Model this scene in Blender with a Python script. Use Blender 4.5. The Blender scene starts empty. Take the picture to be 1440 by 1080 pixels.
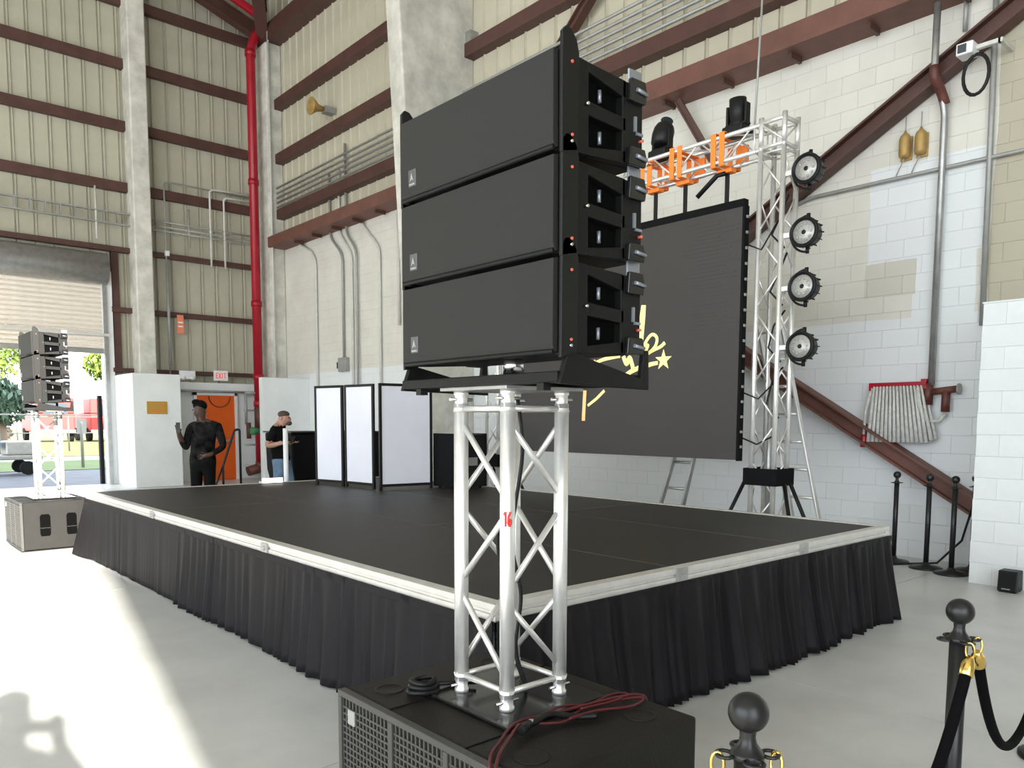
import bpy, bmesh, math, random
from mathutils import Vector, Matrix, Euler
random.seed(7)
PI = math.pi
sc = bpy.context.scene
COL = sc.collection

# ------------------------------------------------------------------ camera
CAM_H = 1.56
FPX, PPY = 1093.16, 688.22
yaw, pitch, roll = math.radians(41.461), math.radians(-5.0065), math.radians(0.2014)
_f = Vector((math.sin(yaw)*math.cos(pitch), math.cos(yaw)*math.cos(pitch), math.sin(pitch)))
_r = Vector((math.cos(yaw), -math.sin(yaw), 0)); _u = _r.cross(_f)
_r2 = math.cos(roll)*_r + math.sin(roll)*_u; _u2 = -math.sin(roll)*_r + math.cos(roll)*_u
cd = bpy.data.cameras.new('camera'); cam = bpy.data.objects.new('camera', cd); COL.objects.link(cam)
m = Matrix((( _r2.x,_u2.x,-_f.x),(_r2.y,_u2.y,-_f.y),(_r2.z,_u2.z,-_f.z))).to_4x4()
m.translation = Vector((0, 0, CAM_H)); cam.matrix_world = m
cd.sensor_width = 36; cd.lens = FPX/1440*36; cd.shift_y = (PPY-540)/1440; cd.clip_start = .02; cd.clip_end = 800
sc.camera = cam

# ------------------------------------------------------------------ light
w = bpy.data.worlds.new('sky'); sc.world = w; w.use_nodes = True
bg = w.node_tree.nodes['Background']; bg.inputs[0].default_value = (.86, .93, 1, 1); bg.inputs[1].default_value = 3.6
sl = bpy.data.lights.new('sun', 'SUN'); sl.energy = 14; sl.angle = math.radians(.6); sl.color = (1, .95, .86)
sun = bpy.data.objects.new('sun', sl); COL.objects.link(sun)
SUN_EL = math.radians(18.8)
sd = Vector((.177*math.cos(SUN_EL), .984*math.cos(SUN_EL), -math.sin(SUN_EL)))
sun.rotation_euler = sd.to_track_quat('-Z', 'Y').to_euler(); sun.location = (-5, -20, 12)
vs = sc.view_settings; vs.view_transform = 'Standard'; vs.look = 'None'; vs.exposure = 0.55; vs.gamma = 1; vs.use_curve_mapping = False
sc.cycles.use_denoising = True
sc.cycles.max_bounces = 8; sc.cycles.diffuse_bounces = 5

# ------------------------------------------------------------------ materials
def mat(name, col, rough=.6, metal=0, var=.0, scale=6, bump=0, bscale=40, col2=None, emit=0, spec=.5, coat=0):
    M = bpy.data.materials.new(name); M.use_nodes = True
    nt = M.node_tree; b = nt.nodes['Principled BSDF']
    c = (*col, 1)
    b.inputs['Base Color'].default_value = c; b.inputs['Roughness'].default_value = rough; b.inputs['Metallic'].default_value = metal
    b.inputs['Specular IOR Level'].default_value = spec
    if coat: b.inputs['Coat Weight'].default_value = coat
    tc = nt.nodes.new('ShaderNodeTexCoord')
    if var or col2:
        n = nt.nodes.new('ShaderNodeTexNoise'); n.inputs['Scale'].default_value = scale; n.inputs['Detail'].default_value = 6; n.inputs['Roughness'].default_value = .62
        nt.links.new(tc.outputs['Object'], n.inputs['Vector'])
        r = nt.nodes.new('ShaderNodeValToRGB'); c2 = col2 or tuple(max(0, x*(1-var)) for x in col)
        c1 = col if col2 else tuple(min(1, x*(1+var*.6)) for x in col)
        r.color_ramp.elements[0].position = .34; r.color_ramp.elements[1].position = .66
        r.color_ramp.elements[0].color = (*c2, 1); r.color_ramp.elements[1].color = (*c1, 1)
        nt.links.new(n.outputs['Fac'], r.inputs[0]); nt.links.new(r.outputs[0], b.inputs['Base Color'])
    if bump:
        n2 = nt.nodes.new('ShaderNodeTexNoise'); n2.inputs['Scale'].default_value = bscale; n2.inputs['Detail'].default_value = 4
        nt.links.new(tc.outputs['Object'], n2.inputs['Vector'])
        bp = nt.nodes.new('ShaderNodeBump'); bp.inputs['Strength'].default_value = bump; bp.inputs['Distance'].default_value = .01
        nt.links.new(n2.outputs['Fac'], bp.inputs['Height']); nt.links.new(bp.outputs[0], b.inputs['Normal'])
    if emit:
        b.inputs['Emission Color'].default_value = c; b.inputs['Emission Strength'].default_value = emit
    return M

M = {}
M['concrete'] = mat('polished_concrete', (.57, .57, .55), .36, 0, .13, 1.1, .05, 25)
M['joint'] = mat('slab_joint', (.10, .10, .095), .9)
M['panel'] = mat('ribbed_panel', (.47, .445, .345), .45, 0, .10, 1.2)
M['panel_r'] = mat('ribbed_panel_cream', (.53, .49, .375), .45, 0, .10, 1.2)
M['rust'] = mat('red_oxide_steel', (.082, .034, .026), .55, 0, .22, 3)
M['rust_l'] = mat('red_oxide_steel_faded', (.15, .062, .045), .6, 0, .2, 3)
M['col'] = mat('raw_concrete', (.62, .60, .53), .85, 0, .24, 2.6, .3, 12)
M['white_wall'] = mat('white_painted_block', (.74, .76, .75), .6, 0, .06, 1.5, .1, 18)
M['galv'] = mat('galvanised', (.42, .42, .41), .4, .7, .15, 8)
M['conduit'] = mat('grey_conduit', (.34, .34, .32), .45, .3, .1, 8)
M['conduit_w'] = mat('painted_conduit', (.60, .59, .55), .5, 0, .1, 8)
M['alu'] = mat('aluminium', (.82, .81, .78), .30, .62, .06, 20)
M['alu_edge'] = mat('aluminium_edge', (.66, .64, .60), .40, .35, .08, 12)
M['steel'] = mat('bright_steel', (.75, .75, .75), .2, 1)
M['red'] = mat('red_pipe_paint', (.36, .006, .018), .35, 0, .15, 3)
M['red_dull'] = mat('red_brown_valve', (.115, .034, .024), .5, 0, .3, 9)
M['green'] = mat('green_valve', (.05, .24, .09), .5)
M['orange_door'] = mat('orange_paint', (.78, .12, .008), .45, 0, .06, 3)
M['orange'] = mat('orange_strap', (.95, .24, .03), .5)
M['white'] = mat('white_gloss', (.80, .80, .80), .45)
M['offwhite'] = mat('shutter_cream', (.78, .70, .60), .5, 0, .08, 5)
M['black'] = mat('black_paint', (.006, .006, .006), .45, spec=.3)
M['black_m'] = mat('matt_black', (.0045, .0045, .005), .8, spec=.15)
M['black_g'] = mat('black_gloss', (.012, .012, .012), .18)
M['dark'] = mat('dark_void', (.002, .002, .002), .9, spec=.05)
M['cab'] = mat('speaker_paint', (.006, .006, .0057), .48, 0, .1, 60, .2, 220, spec=.22)
M['cab_grille'] = mat('speaker_grille', (.0185, .018, .016), .65, 0, .05, 80, .2, 500, spec=.3)
M['sub'] = mat('sub_paint', (.009, .008, .0064), .55, 0, .25, 5, .2, 160, spec=.3)
M['sub_grille'] = mat('sub_grille', (.058, .057, .052), .5, .2)
M['foam'] = mat('grille_foam', (.035, .033, .028), .9)
M['badge'] = mat('badge_grey', (.10, .10, .10), .4, .3)
M['badge_l'] = mat('badge_light', (.34, .34, .33), .4, .4)
M['grey_m'] = mat('grey_metal', (.30, .32, .36), .35, .6)
M['red_pin'] = mat('orange_red_pin', (.62, .12, .07), .4)
M['deck'] = mat('stage_deck', (.021, .019, .0165), .5, 0, .2, 2.2, .12, 120, spec=.35)
M['seam'] = mat('deck_seam', (.085, .08, .072), .6)
M['cloth'] = mat('black_skirt_cloth', (.0085, .0072, .0090), .62, 0, .2, 4, spec=.22)
M['screen'] = mat('led_surface', (.040, .036, .033), .6, 0, .06, .8)
M['glyph_y'] = mat('screen_yellow', (.85, .72, .26), .5, emit=.55)
M['glyph_o'] = mat('screen_orange', (.80, .46, .20), .5, emit=.45)
M['divider'] = mat('divider_fabric', (.74, .74, .80), .7, 0, .04, 2)
M['gold'] = mat('polished_brass', (.95, .66, .20), .18, 1)
M['brass'] = mat('dull_brass', (.46, .30, .10), .5, .35, .2, 8)
M['stanch'] = mat('stanchion_black', (.022, .022, .022), .32, .4)
M['rope'] = mat('velvet_rope', (.0035, .003, .0038), .95, spec=.1)
M['cable_red'] = mat('dark_red_cable', (.085, .008, .011), .5)
M['hose'] = mat('canvas_hose', (.62, .61, .57), .85, 0, .2, 20)
M['lens'] = mat('led_lens', (.42, .41, .38), .3, .2, .2, 70)
M['sign_y'] = mat('yellow_sign', (.42, .26, .02), .5)
M['sign_o'] = mat('orange_sign', (.75, .22, .12), .5)
M['exit_red'] = mat('exit_red', (.85, .06, .06), .5, emit=.25)
M['mark_red'] = mat('red_marker', (.75, .05, .04), .5)
M['skin_d'] = mat('skin_dark', (.06, .028, .018), .55)
M['skin_l'] = mat('skin_light', (.46, .25, .18), .55)
M['shirt_p'] = mat('black_patterned_shirt', (.002, .002, .002), .9, 0, 0, 11, col2=(.022, .021, .021), spec=.05)
M['shirt_b'] = mat('black_polo', (.004, .004, .004), .85, spec=.15)
M['pants_b'] = mat('black_trousers', (.003, .003, .003), .85, spec=.15)
M['jeans'] = mat('blue_jeans', (.14, .22, .32), .85, 0, .25, 8)
M['hair'] = mat('black_hair', (.004, .0035, .0035), .75, spec=.1)
M['hair_b'] = mat('cropped_hair', (.07, .045, .035), .7)
M['asphalt'] = mat('asphalt', (.085, .095, .12), .85, 0, .2, 2)
M['grass'] = mat('grass', (.045, .10, .022), .9, 0, 0, 1.2, col2=(.09, .12, .035))
M['drygrass'] = mat('dry_grass', (.20, .19, .06), .9, 0, .2, .8)
M['road'] = mat('pale_road', (.27, .28, .30), .8, 0, .05, 1)
M['leaf'] = mat('leaf_green', (.13, .19, .03), .7, 0, .3, 3)
M['leaf2'] = mat('leaf_blue_green', (.06, .11, .07), .7, 0, .3, 3)
M['bark'] = mat('bark', (.20, .15, .11), .9)
M['truck_red'] = mat('red_vehicle', (.42, .035, .03), .4)
M['glass'] = mat('dark_glass', (.05, .06, .07), .08)
M['rubber'] = mat('rubber', (.01, .01, .01), .8, spec=.2)
M['bluecart'] = mat('blue_grey_paint', (.12, .18, .27), .5)
M['lampw'] = mat('lamp_white', (1, .93, .86), .4, emit=1.5)
M['roof'] = mat('roof_deck', (.45, .43, .38), .7)

def geo_mask_wall():
    """painted masonry: cream above, white below and inside the repainted patches (paint areas with their own outline); shade by the partition is coloured in as tan"""
    Mx = mat('painted_block_wall', (.70, .68, .60), .62, 0, 0, 2, .12, 22)
    nt = Mx.node_tree; b = nt.nodes['Principled BSDF']
    g = nt.nodes.new('ShaderNodeNewGeometry'); sp = nt.nodes.new('ShaderNodeSeparateXYZ'); nt.links.new(g.outputs['Position'], sp.inputs[0])
    nz = nt.nodes.new('ShaderNodeTexNoise'); nz.inputs['Scale'].default_value = 1.6; nz.inputs['Detail'].default_value = 5; nt.links.new(g.outputs['Position'], nz.inputs['Vector'])
    def math_(op, a, c=None):
        n = nt.nodes.new('ShaderNodeMath'); n.operation = op
        for i, v in enumerate((a, c)):
            if v is None: continue
            if isinstance(v, (int, float)): n.inputs[i].default_value = v
            else: nt.links.new(v, n.inputs[i])
        return n.outputs[0]
    jit = math_('MULTIPLY', math_('SUBTRACT', nz.outputs['Fac'], .5), .22)
    Y = math_('ADD', sp.outputs['Y'], math_('MULTIPLY', jit, .35)); Z = math_('ADD', sp.outputs['Z'], math_('MULTIPLY', jit, .35))
    def rng(v, a, c): return math_('MULTIPLY', math_('GREATER_THAN', v, a), math_('LESS_THAN', v, c))
    def rect(y0, y1, z0, z1): return math_('MULTIPLY', rng(Y, y0, y1), rng(Z, z0, z1))
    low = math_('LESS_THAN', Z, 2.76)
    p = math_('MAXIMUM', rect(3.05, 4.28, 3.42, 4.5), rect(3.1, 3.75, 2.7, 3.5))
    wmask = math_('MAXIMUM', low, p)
    tan = math_('MULTIPLY', math_('LESS_THAN', Y, 2.98), math_('GREATER_THAN', Z, 2.5))  # shade above and beside the partition, put into the wall colour as tan
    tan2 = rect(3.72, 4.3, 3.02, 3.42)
    def mix(fac, a, c):
        n = nt.nodes.new('ShaderNodeMix'); n.data_type = 'RGBA'
        nt.links.new(fac, n.inputs['Factor'])
        for s, v in ((6, a), (7, c)):
            if isinstance(v, tuple): n.inputs[s].default_value = (*v, 1)
            else: nt.links.new(v, n.inputs[s])
        return n.outputs[2]
    oi = nt.nodes.new('ShaderNodeObjectInfo')
    r = nt.nodes.new('ShaderNodeValToRGB'); r.color_ramp.elements[0].position = .3; r.color_ramp.elements[1].position = .7
    r.color_ramp.elements[0].color = (.65, .62, .55, 1); r.color_ramp.elements[1].color = (.72, .70, .63, 1); nt.links.new(nz.outputs['Fac'], r.inputs[0])
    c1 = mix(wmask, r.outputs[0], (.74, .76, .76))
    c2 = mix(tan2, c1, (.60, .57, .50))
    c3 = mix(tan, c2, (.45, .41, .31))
    v = math_('ADD', .965, math_('MULTIPLY', oi.outputs['Random'], .05))
    mul = nt.nodes.new('ShaderNodeVectorMath'); mul.operation = 'SCALE'; nt.links.new(c3, mul.inputs[0]); nt.links.new(v, mul.inputs['Scale'])
    nt.links.new(mul.outputs[0], b.inputs['Base Color'])
    return Mx
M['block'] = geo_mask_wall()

# ------------------------------------------------------------------ mesh helpers
class MB:
    def __init__(s): s.v = []; s.f = []; s.s = []
    def add(s, V, F, smooth=False):
        o = len(s.v); s.v += [tuple(p) for p in V]; s.f += [tuple(i+o for i in f) for f in F]; s.s += [smooth]*len(F); return s
    def box(s, c, d, R=None):
        x, y, z = (q/2 for q in d); c = Vector(c)
        P = [Vector((a*x, b*y, e*z)) for e in (-1, 1) for b in (-1, 1) for a in (-1, 1)]
        if R: P = [R @ p for p in P]
        return s.add([p+c for p in P], [(0,2,3,1),(4,5,7,6),(0,1,5,4),(2,6,7,3),(0,4,6,2),(1,3,7,5)])
    def bb(s, x0, x1, y0, y1, z0, z1): return s.box(((x0+x1)/2, (y0+y1)/2, (z0+z1)/2), (x1-x0, y1-y0, z1-z0))
    def prism(s, poly, d, n=True):
        """poly: list of 3D points (planar), extruded by vector d"""
        P = [Vector(p) for p in poly]; d = Vector(d); k = len(P)
        return s.add(P+[p+d for p in P], [tuple(range(k))[::-1], tuple(range(k, 2*k))]+[(i, (i+1) % k, k+(i+1) % k, k+i) for i in range(k)])
    def tube(s, pts, r, n=10, caps=True, closed=False):
        P = [Vector(p) for p in pts]; k = len(P); V = []; F = []
        rr = r if isinstance(r, (list, tuple)) else [r]*k
        up = None
        for i, p in enumerate(P):
            if closed: t = P[(i+1) % k]-P[i-1]
            else: t = (P[min(i+1, k-1)]-P[max(i-1, 0)])
            t.normalize()
            if up is None: up = Vector((0, 0, 1)) if abs(t.z) < .9 else Vector((1, 0, 0))
            a = t.cross(up).normalized(); b = a.cross(t); up = b
            V += [p+rr[i]*(math.cos(2*PI*j/n)*a+math.sin(2*PI*j/n)*b) for j in range(n)]
        for i in range(k if closed else k-1):
            i2 = (i+1) % k
            F += [(i*n+j, i2*n+j, i2*n+(j+1) % n, i*n+(j+1) % n) for j in range(n)]
        s.add(V, F, True)
        if caps and not closed:
            o = len(s.v)-len(V)
            s.f += [tuple(o+j for j in range(n)), tuple(o+(k-1)*n+j for j in range(n))[::-1]]; s.s += [False, False]
        return s
    def lathe(s, prof, c, n=24, R=None):
        c = Vector(c); V = []; F = []
        for r, z in prof:
            for j in range(n):
                p = Vector((r*math.cos(2*PI*j/n), r*math.sin(2*PI*j/n), z)); V.append((R @ p if R else p)+c)
        for i in range(len(prof)-1): F += [(i*n+j, i*n+(j+1) % n, (i+1)*n+(j+1) % n, (i+1)*n+j) for j in range(n)]
        s.add(V, F, True); o = len(s.v)-len(V)
        if prof[0][0] > 1e-5: s.f.append(tuple(o+j for j in range(n))[::-1]); s.s.append(False)
        if prof[-1][0] > 1e-5: s.f.append(tuple(o+(len(prof)-1)*n+j for j in range(n))); s.s.append(False)
        return s
    def sphere(s, c, r, n=16, R=None, sc=(1, 1, 1)):
        S = Matrix.Diagonal(sc); R = (R @ S) if R else S
        return s.lathe([(max(r*math.sin(PI*i/(n//2)), 1e-6), -r*math.cos(PI*i/(n//2))) for i in range(n//2+1)], c, n, R)
    def build(s, name, mt, parent=None, bevel=0, solid=0, seg=2):
        o0 = org(parent) if parent else Vector((0, 0, 0))
        me = bpy.data.meshes.new(name); me.from_pydata([tuple(Vector(v)-o0) for v in s.v], [], s.f); me.update()
        me.polygons.foreach_set('use_smooth', s.s)
        bm = bmesh.new(); bm.from_mesh(me); bmesh.ops.recalc_face_normals(bm, faces=bm.faces); bm.to_mesh(me); bm.free()
        me.materials.append(M[mt]); ob = bpy.data.objects.new(name, me); COL.objects.link(ob)
        if parent: ob.parent = parent
        if bevel:
            b = ob.modifiers.new('bevel', 'BEVEL'); b.width = bevel; b.segments = seg; b.limit_method = 'ANGLE'; b.angle_limit = .7
        if solid:
            q = ob.modifiers.new('solid', 'SOLIDIFY'); q.thickness = solid
        return ob
def org(o):
    v = Vector((0, 0, 0))
    while o: v = v + Vector(o.location); o = o.parent
    return v
def tag(o, label, cat=None, group=None, kind=None):
    o['label'] = label
    if cat: o['category'] = cat
    if group: o['group'] = group
    if kind: o['kind'] = kind
    return o
def thing(name, label, cat, loc=(0, 0, 0), group=None, kind=None):
    o = bpy.data.objects.new(name, None); o.empty_display_size = .1; COL.objects.link(o); o.location = loc
    return tag(o, label, cat, group, kind)
def dup(root, delta, label, group=None):
    r = root.copy(); COL.objects.link(r); r.location = Vector(root.location)+Vector(delta); r['label'] = label
    if group: r['group'] = group
    for ch in list(root.children):
        c = ch.copy(); COL.objects.link(c); c.parent = r
        for g in list(ch.children):
            d = g.copy(); COL.objects.link(d); d.parent = c
    return r
def inst(src, loc, parent, rot=None, scale=None):
    o = src.copy(); COL.objects.link(o); o.parent = parent; o.location = loc
    if rot is not None: o.rotation_euler = rot
    if scale is not None: o.scale = scale
    return o
def struct(name, mb, mt, label, cat, **k): return tag(mb.build(name, mt, **k), label, cat, kind='structure')
def arc(c, r, a0, a1, n, ax1, ax2):
    c = Vector(c); ax1 = Vector(ax1); ax2 = Vector(ax2)
    return [c+r*(math.cos(a0+(a1-a0)*i/n)*ax1+math.sin(a0+(a1-a0)*i/n)*ax2) for i in range(n+1)]
def bent(pts, r=.06, n=4):
    """polyline with rounded corners"""
    P = [Vector(p) for p in pts]; out = [P[0]]
    for i in range(1, len(P)-1):
        a = (P[i-1]-P[i]); b = (P[i+1]-P[i]); d = min(r, a.length*.45, b.length*.45)
        a = P[i]+a.normalized()*d; b = P[i]+b.normalized()*d
        for k in range(n+1):
            t = k/n; out.append((1-t)**2*a+2*t*(1-t)*P[i]+t*t*b)
    return out+[P[-1]]

WX, WY = 9.4, 20.74       # inner faces: right wall X, far (left in the picture) wall Y
TOP = 13.2
# ------------------------------------------------------------------ floor
fl = struct('floor', MB().bb(-16, WX+.2, -12, WY, -.2, -.012), 'joint', 'grey polished concrete hangar floor', 'floor')
xs = [-16, -7.9, -1.8, 4.3, WX+.15]; ys = [-12, -6.1, -1.5, 3.1, 7.7, 12.3, 16.9, WY]
for i in range(len(xs)-1):
    for j in range(len(ys)-1):
        MB().bb(xs[i]+.003, xs[i+1]-.003, ys[j]+.003, ys[j+1]-.003, -.1, 0).build('floor_slab', 'concrete', fl)

# ------------------------------------------------------------------ far wall with the roll-up door opening (Y = WY)
DX = 5.13                  # right jamb of the roll-up door
DXL = -1.6
mb = MB().bb(DX+.2, WX+.2, WY+.05, WY+.2, 0, TOP).bb(DXL-.2, DX+.2, WY+.05, WY+.2, 5.0, TOP).bb(-16, DXL-.2, WY+.05, WY+.2, 0, TOP)
wl = struct('wall_left', mb, 'panel', 'tall hangar end wall of ribbed tan metal panels on brown girts', 'wall')
def panel_mesh(wd, z0, z1, name, mt):
    mbp = MB(); d = .03
    prof = [(0, .03), (.010, .03), (.022, -.03), (.036, -.034), (.055, 0), (wd-.018, 0), (wd-.008, .03), (wd, .03), (wd, .06), (0, .06)]
    return mbp.prism([(x, y, z0) for x, y in prof], (0, 0, z1-z0))
PW = .37
src_full = panel_mesh(PW-.004, 2.3, TOP, '', '').build('wall_panel', 'panel', wl)
src_up = panel_mesh(PW-.004, 5.1, TOP, '', '').build('wall_panel', 'panel', wl)
n_right = int((WX-DX-.2)/PW)+1
src_full.location = (DX+.2, WY, 0); src_up.location = (DX+.2-PW, WY, 0)
for k in range(1, n_right): inst(src_full, (DX+.2+k*PW, WY, 0), wl)
for k in range(2, 17): inst(src_up, (DX+.2-k*PW, WY, 0), wl)
# girts: channel section
def channel(mbx, p0, p1, h, d, t=.02, out=(0, -1, 0)):
    p0, p1, o = Vector(p0), Vector(p1), Vector(out); u = Vector((0, 0, 1))
    poly = [(0, 0), (d, 0), (d, t*2), (t, t*2), (t, h-t*2), (d, h-t*2), (d, h), (0, h)]
    # web to the room side, flanges back to the wall
    return mbx.prism([p0+o*(d-a)+u*b for a, b in poly], p1-p0)
for k in range(8):
    z = 2.72+1.43*k
    if k == 0: channel(MB(), (DX+.2, WY-.03, z), (WX, WY-.03, z), .10, .12).build('girt', 'rust', wl); continue
    h = .12 if z < 6 else .22
    if z > 5: channel(MB(), (DXL, WY-.03, z), (5.85, WY-.03, z), h, .16).build('girt', 'rust', wl)
    else: channel(MB(), (DX+.22, WY-.03, z), (5.85, WY-.03, z), h, .16).build('girt', 'rust', wl)
    channel(MB(), (6.2, WY-.03, z), (9.0, WY-.03, z), h, .16).build('girt', 'rust', wl)
# concrete pilaster between the bays and the corner column
MB().bb(5.80, 6.20, 20.15, WY-.03, 0, TOP).build('column', 'col', wl, bevel=.03)
MB().bb(8.98, WX, 19.72, WY-.03, 0, 11.2).build('column', 'col', wl, bevel=.04)
MB().tube([(9.02, 19.66, 0), (9.02, 19.66, 12.5)], .03, 8).build('conduit', 'conduit_w', wl)
MB().bb(DX-.0, DX+.24, WY-.14, WY+.1, 0, 5.1).build('door_post', 'white', wl, bevel=.01)
MB().bb(DX+.02, DX+.1, WY-.2, WY-.14, 0, 5.4).build('guide_rail', 'galv', wl)
MB().bb(DX+.26, DX+.42, WY-.1, WY, 2.7, 5.7).build('jack_post', 'rust', wl)
MB().bb(DX-.1, DX-.02, WY+.1, WY+.25, 0, 2.15).build('rubber_stop', 'rubber', wl)

# roll-up door
rd = thing('door_2', 'cream roll-up shutter door raised under a grey drum hood', 'door', (DXL, WY-.2, 0), kind='structure')
MB().lathe([(.36, DXL-.1), (.36, DX+.1)], (0, 0, 0), 20, Matrix.Rotation(PI/2, 3, 'Y')).build('hood', 'galv', rd)
h = rd.children[0]
h.location = Vector((0, WY-.25, 5.12))
def slat(z, mt='offwhite'):
    P = [(DXL, WY-.10, z), (DXL, WY-.135, z+.02), (DXL, WY-.145, z+.055), (DXL, WY-.135, z+.09), (DXL, WY-.10, z+.108), (DXL, WY-.09, z+.108), (DXL, WY-.09, z)]
    return MB().prism(P, (DX-DXL, 0, 0))
s0 = slat(3.24).build('slat', 'offwhite', rd)
for k in range(1, 16): inst(s0, (0, 0, k*.11), rd)
MB().bb(DXL, DX, WY-.16, WY-.08, 3.14, 3.24).build('bottom_bar', 'galv', rd)
MB().bb(DXL, DX+.15, WY-.22, WY-.17, 3.55, 3.61).build('lock_bar', 'conduit_w', rd)
# white low block walls either side of the exit alcove
struct('wall_alcove_left', MB().bb(5.33, 6.39, 19.1, WY, 0, 2.63), 'white_wall', 'low white painted block wall beside the roll-up door', 'wall', bevel=.012)
struct('wall_alcove_right', MB().bb(8.14, WX, 18.5, 18.7, 0, 2.62), 'white_wall', 'low white painted block wall in the hangar corner behind the red pipe', 'wall', bevel=.012)
al = struct('wall_alcove_back', MB().bb(6.35, 9.0, 20.45, WY, 0, 2.36), 'white_wall', 'white painted wall around the orange exit door', 'wall')
MB().bb(6.35, 9.0, 20.28, 20.45, 2.32, 2.52).build('lintel', 'white_wall', al, bevel=.01)
MB().tube([(6.35, 20.25, 2.30), (9.0, 20.25, 2.30)], .03, 8).build('pipe', 'conduit', al)
MB().tube([(7.4, 20.42, 2.3), (7.4, 20.42, 1.9)], .015, 6).build('conduit', 'conduit', al)
d1 = thing('door_1', 'bright orange exit door in a white frame', 'door', (7.7, 20.42, 0), kind='structure')
MB().bb(7.2, 8.18, 20.36, 20.46, .01, 2.2).build('leaf', 'orange_door', d1, bevel=.006)
for a in (7.13, 8.18): MB().bb(a, a+.07, 20.33, 20.47, 0, 2.28).build('frame_post', 'white', d1)
MB().bb(7.13, 8.25, 20.33, 20.47, 2.2, 2.28).build('frame_head', 'white', d1)
MB().bb(7.28, 8.1, 20.28, 20.34, 1.0, 1.06).build('push_bar', 'galv', d1, bevel=.01)
MB().tube(arc((7.78, 20.33, 2.18), .28, PI, 2*PI, 14, (1, 0, 0), (0, 0, 1)), .012, 6).build('hanging_chain', 'red_dull', d1)

# ------------------------------------------------------------------ right wall (X = WX): painted block below, ribbed panels above
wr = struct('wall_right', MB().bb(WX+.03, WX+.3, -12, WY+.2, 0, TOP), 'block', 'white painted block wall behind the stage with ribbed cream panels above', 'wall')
BW, BH = .405, .203
def blk(y0, y1, z0, z1, x=WX, d=.03, c=.0018, sgn=1):
    """one masonry unit with chamfered face, facing -X"""
    a = [(x+c, y0, z0), (x+c, y1, z0), (x+c, y1, z1), (x+c, y0, z1)]; b = [(x+d+.01, y0, z0), (x+d+.01, y1, z0), (x+d+.01, y1, z1), (x+d+.01, y0, z1)]
    f = [(x, y0+c, z0+c), (x, y1-c, z0+c), (x, y1-c, z1-c), (x, y0+c, z1-c)]
    V = f+a+b; F = [(0, 1, 2, 3)]
    for i in range(4): j = (i+1) % 4; F += [(i, 4+i, 4+j, j), (4+i, 8+i, 8+j, 4+j)]
    return V, F
g = .0012
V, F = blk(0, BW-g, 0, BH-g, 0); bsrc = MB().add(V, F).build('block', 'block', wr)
cnt = 0; stuff = MB(); first = True; Y0 = 2.45; NC = 10
ROWS = 30
for r_ in range(ROWS):
    off = (r_ % 2)*BW/2; z = r_*BH
    for c_ in range(-6, 44):
        y = Y0+c_*BW+off
        if y > 19.9: continue
        if 0 <= c_ < NC:
            if first: bsrc.location = (WX, y, z); first = False
            else: inst(bsrc, (WX, y, z), wr)
        else: stuff.add(*blk(y, min(y+BW-g, 20.0), z, z+BH-g))
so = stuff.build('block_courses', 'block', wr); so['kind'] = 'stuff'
# upper ribbed panels
psrc = panel_mesh(PW-.004, ROWS*BH, TOP, '', '').build('wall_panel', 'panel_r', wr)
psrc.rotation_euler = (0, 0, -PI/2); psrc.location = (WX, 20.7, 0)
for k in range(1, 58): inst(psrc, (WX, 20.7-k*PW, 0), wr, (0, 0, -PI/2))
# steel on the right wall
MB().bb(8.92, WX, -3, 19.72, 6.04, 6.07).bb(8.92, 8.95, -3, 19.72, 6.07, 6.27).bb(8.92, WX, -3, 19.72, 6.27, 6.30).build('bond_beam', 'rust_l', wr)
for k in range(22): MB().bb(9.05, 9.3, -1.5+k*.95, -1.46+k*.95, 5.97, 6.04).build('clip', 'rust', wr)
for z in (6.80, 8.2, 9.56): channel(MB(), (WX, -3, z), (WX, 19.8, z), .24, .22, .02, (-1, 0, 0)).build('girt', 'rust', wr)
MB().bb(9.0, WX, 12.2, 20.2, 11.2, 11.6).build('eave_beam', 'rust', wr)
def beam(p0, p1, wd, dp):
    p0, p1 = Vector(p0), Vector(p1); t = (p1-p0); L = t.length; R = t.to_track_quat('X', 'Z').to_matrix()
    b = MB(); c = (p0+p1)/2
    b.box(c+R @ Vector((0, 0, wd/2)), (L, dp, .025), R).box(c-R @ Vector((0, 0, wd/2)), (L, dp, .025), R).box(c, (L, .03, wd), R)
    return b
MB_ = beam((9.27, 1.9, 6.25), (9.27, 7.2, 3.29), .18, .2); MB_.build('diagonal_brace', 'rust', wr)
beam((9.27, 7.2, 3.31), (9.27, 2.1, .14), .16, .2).build('diagonal_brace', 'rust_l', wr)
beam((9.25, 9.45, 7.45), (9.0, 7.1, 9.05), .14, .14).build('brace', 'rust', wr)
beam((9.15, 6.9, 6.0), (9.25, 6.32, 5.0), .07, .07).build('hanger_strut', 'rust', wr)
# tapered concrete frame leg
P = [(WX, 11.75, 0), (8.25, 11.75, 0), (7.72, 11.75, 9.5), (7.2, 11.75, TOP), (WX, 11.75, TOP)]
MB().prism(P, (0, .42, 0)).build('frame_leg', 'col', wr, bevel=.03)
for z in (6.9, 8.3): MB().bb(9.2, WX-.01, 11.60, 11.75, z, z+.35).build('bracket', 'galv', wr)
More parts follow.
